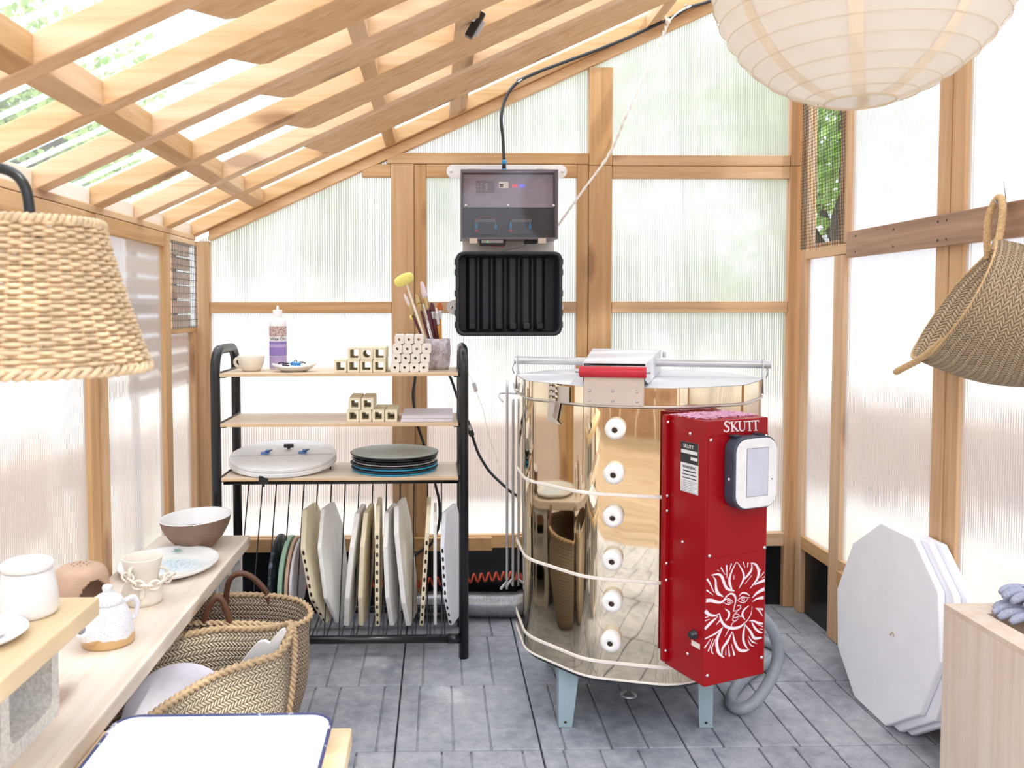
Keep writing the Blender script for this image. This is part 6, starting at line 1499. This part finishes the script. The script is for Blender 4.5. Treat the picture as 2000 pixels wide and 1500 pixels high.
m = MB(); m.tube([(1.428, 2.105, 1.497), (1.418, 2.10, 1.54)], .0012, 6); o = m.build('nail', M['steel'], None, loc=(1.428, 2.105, 1.497)); tag(o, 'thin nail sticking up from the top edge of the right wall board', 'nail')
bd = slab('wall_board', 'weathered brown board screwed across the studs of the right wall', 'brownboard', (1.424, 1.4445, 1.2, 2.925, 1.398, 1.487), 'board', .002)
for y in (2.86, 2.62, 2.385, 2.345):
    for z in (1.415, 1.468):
        m = MB(); m.lathe([(.0001, -.001), (.003, -.001), (.0042, .0006), (.0001, .0008)], (1.424, y, z), 10, (-1, 0, 0)); m.build('screw', M['greyblack'], bd)

# ================================================================== right foreground
up = Vector((.13, 0, .9915)).normalized(); nn_ = Vector((-up.z, 0, up.x)); yy = Vector((0, 1, 0))
def bigshelf(label, x, y, d, th=.021, r=.293):
    ri = r*math.cos(math.radians(18)); o3 = Vector((x, y, 0)); c_ = o3+up*(ri+.004)
    pts = [c_+yy*(r*math.sin(math.radians(18+36*i)))-up*(r*math.cos(math.radians(18+36*i))) for i in range(10)]
    m = MB(); m.prism(pts, -nn_*th); o = m.build('round_kiln_shelf', M['washshelf'], None, bevel=.005, seg=3, loc=o3); return tag(o, label, 'kiln shelf', 'big ten sided kiln shelves leaning on the right wall'), c_
s1, c1 = bigshelf('front one of three big white ten sided kiln shelves on the right', 1.300, 2.47, 0)
m = MB(); q = c1+yy*-.07-up*.02+nn_*.0006; m.tube(spline([q, q+yy*.008+up*.008, q+yy*.016+up*.004, q+yy*.02-up*.004], 5), .0016, 6); m.build('chip_mark', M['terracotta'], s1)
bigshelf('middle one of three big white kiln shelves on the right, shifted towards the camera', 1.3225, 2.435, 0)
bigshelf('rear one of three big white kiln shelves, against the right wall', 1.345, 2.415, 0)
bx = thing('plywood_box', 'tall pale plywood box with open top in the right foreground', 'box', (1.31, 1.55, 0))
XA_, XB_, YA_, YB_, ZB_ = 1.203, 1.425, 1.10, 1.952, .52
for nm, b in (('side_panel', (XA_, XA_+.012, YA_, YB_, 0, ZB_-.0125)), ('side_panel', (XB_-.012, XB_, YA_, YB_, 0, ZB_-.0125)), ('end_panel', (XA_+.0122, XB_-.0122, YB_-.012, YB_, 0, ZB_-.0125)), ('end_panel', (XA_+.0122, XB_-.0122, YA_, YA_+.012, 0, ZB_-.0125)), ('floor_panel', (XA_+.0122, XB_-.0122, YA_+.0122, YB_-.0122, .002, .012))):
    m = MB(); m.box(*b); m.build(nm, M['plybox'], bx, bevel=.0012)
m = MB(); z0, z1 = ZB_-.012, ZB_
for b in ((XA_, XA_+.058, YA_, YB_, z0, z1), (XB_-.03, XB_, YA_, YB_, z0, z1), (XA_+.058, XB_-.03, YB_-.068, YB_, z0, z1), (XA_+.058, XB_-.03, YA_, YA_+.068, z0, z1)): m.box(*b)
m.build('top_rim', M['plybox'], bx)
def finger(m, pts, r): 
    S_ = spline(pts, 6); n_ = len(S_); m.tube(S_, r, 12, rs=[r*min(1, .55+.9*i/n_*3)*(1 if i < n_-1 else .9) for i in range(n_)])
def glove(label, base, d, side, z):
    base = Vector(base); d = Vector(d).normalized(); s = Vector(side).normalized(); u_2 = Vector((0, 0, 1)); m = MB()
    for i, (o_, ln, w) in enumerate(((-.030, .070, .0095), (-.010, .080, .0100), (.011, .076, .0098), (.030, .060, .0088))):
        p = base+s*o_; finger(m, [p+d*ln-u_2*.002+s*o_*.2, p+d*ln*.6+u_2*.010+s*o_*.15, p+u_2*.006, p-d*.03+u_2*.004], w)
    finger(m, [base+s*.055+d*.02-u_2*.001, base+s*.048-d*.01+u_2*.004, base+s*.02-d*.04+u_2*.004], .011)
    rgs = []
    for f in (-.1, -.07, -.03, 0): rgs.append([base+d*f+s*(.042*math.cos(q))+u_2*(.014*math.sin(q)+.006) for q in [2*PI*k/24 for k in range(24)]])
    m.loft(rgs, True, True); o = m.build('work_glove', M['glove'], None, loc=base); return tag(o, label, 'glove', 'grey knit gloves on the plywood box')
glove('grey knitted glove lying on the top rim of the plywood box', (1.342, 1.852, .530), (-1, .05, -.03), (0, 1, .1), 0)
glove('second grey knitted glove lying above the lower one on the box', (1.362, 1.872, .558), (-1, -.28, .1), (-.25, 1, .1), 0)
# bits lying on the clear roof
m = MB(); q = Vector((-.42, 1.60, rz(-.42)+.088)); m.add([q+Vector(p) for p in ((-.02, -.012, -.01), (0, -.016, 0), (.02, -.004, .012), (.018, .012, .01), (-.004, .014, 0), (-.022, .004, -.01))], [(0, 1, 2, 3, 4, 5)]); o = m.build('fallen_leaf', M['greenleaf'], None, loc=q, solid=.0008); tag(o, 'green leaf lying on the clear roof at upper left', 'leaf')
m = MB(); q = Vector((-.50, 1.50, rz(-.50)+.09)); rr = random.Random(4)
for i in range(9): a = q+Vector((i*.007-.03, rr.uniform(-.008, .008), (i*.007-.03)*ROOF_S)); m.tube([a, a+Vector((.012, rr.uniform(-.008, .008), .006))], .003, 6)
o = m.build('twig_debris', M['debris'], None, loc=q); tag(o, 'dry brown twig debris lying on the clear roof at upper left', 'debris')
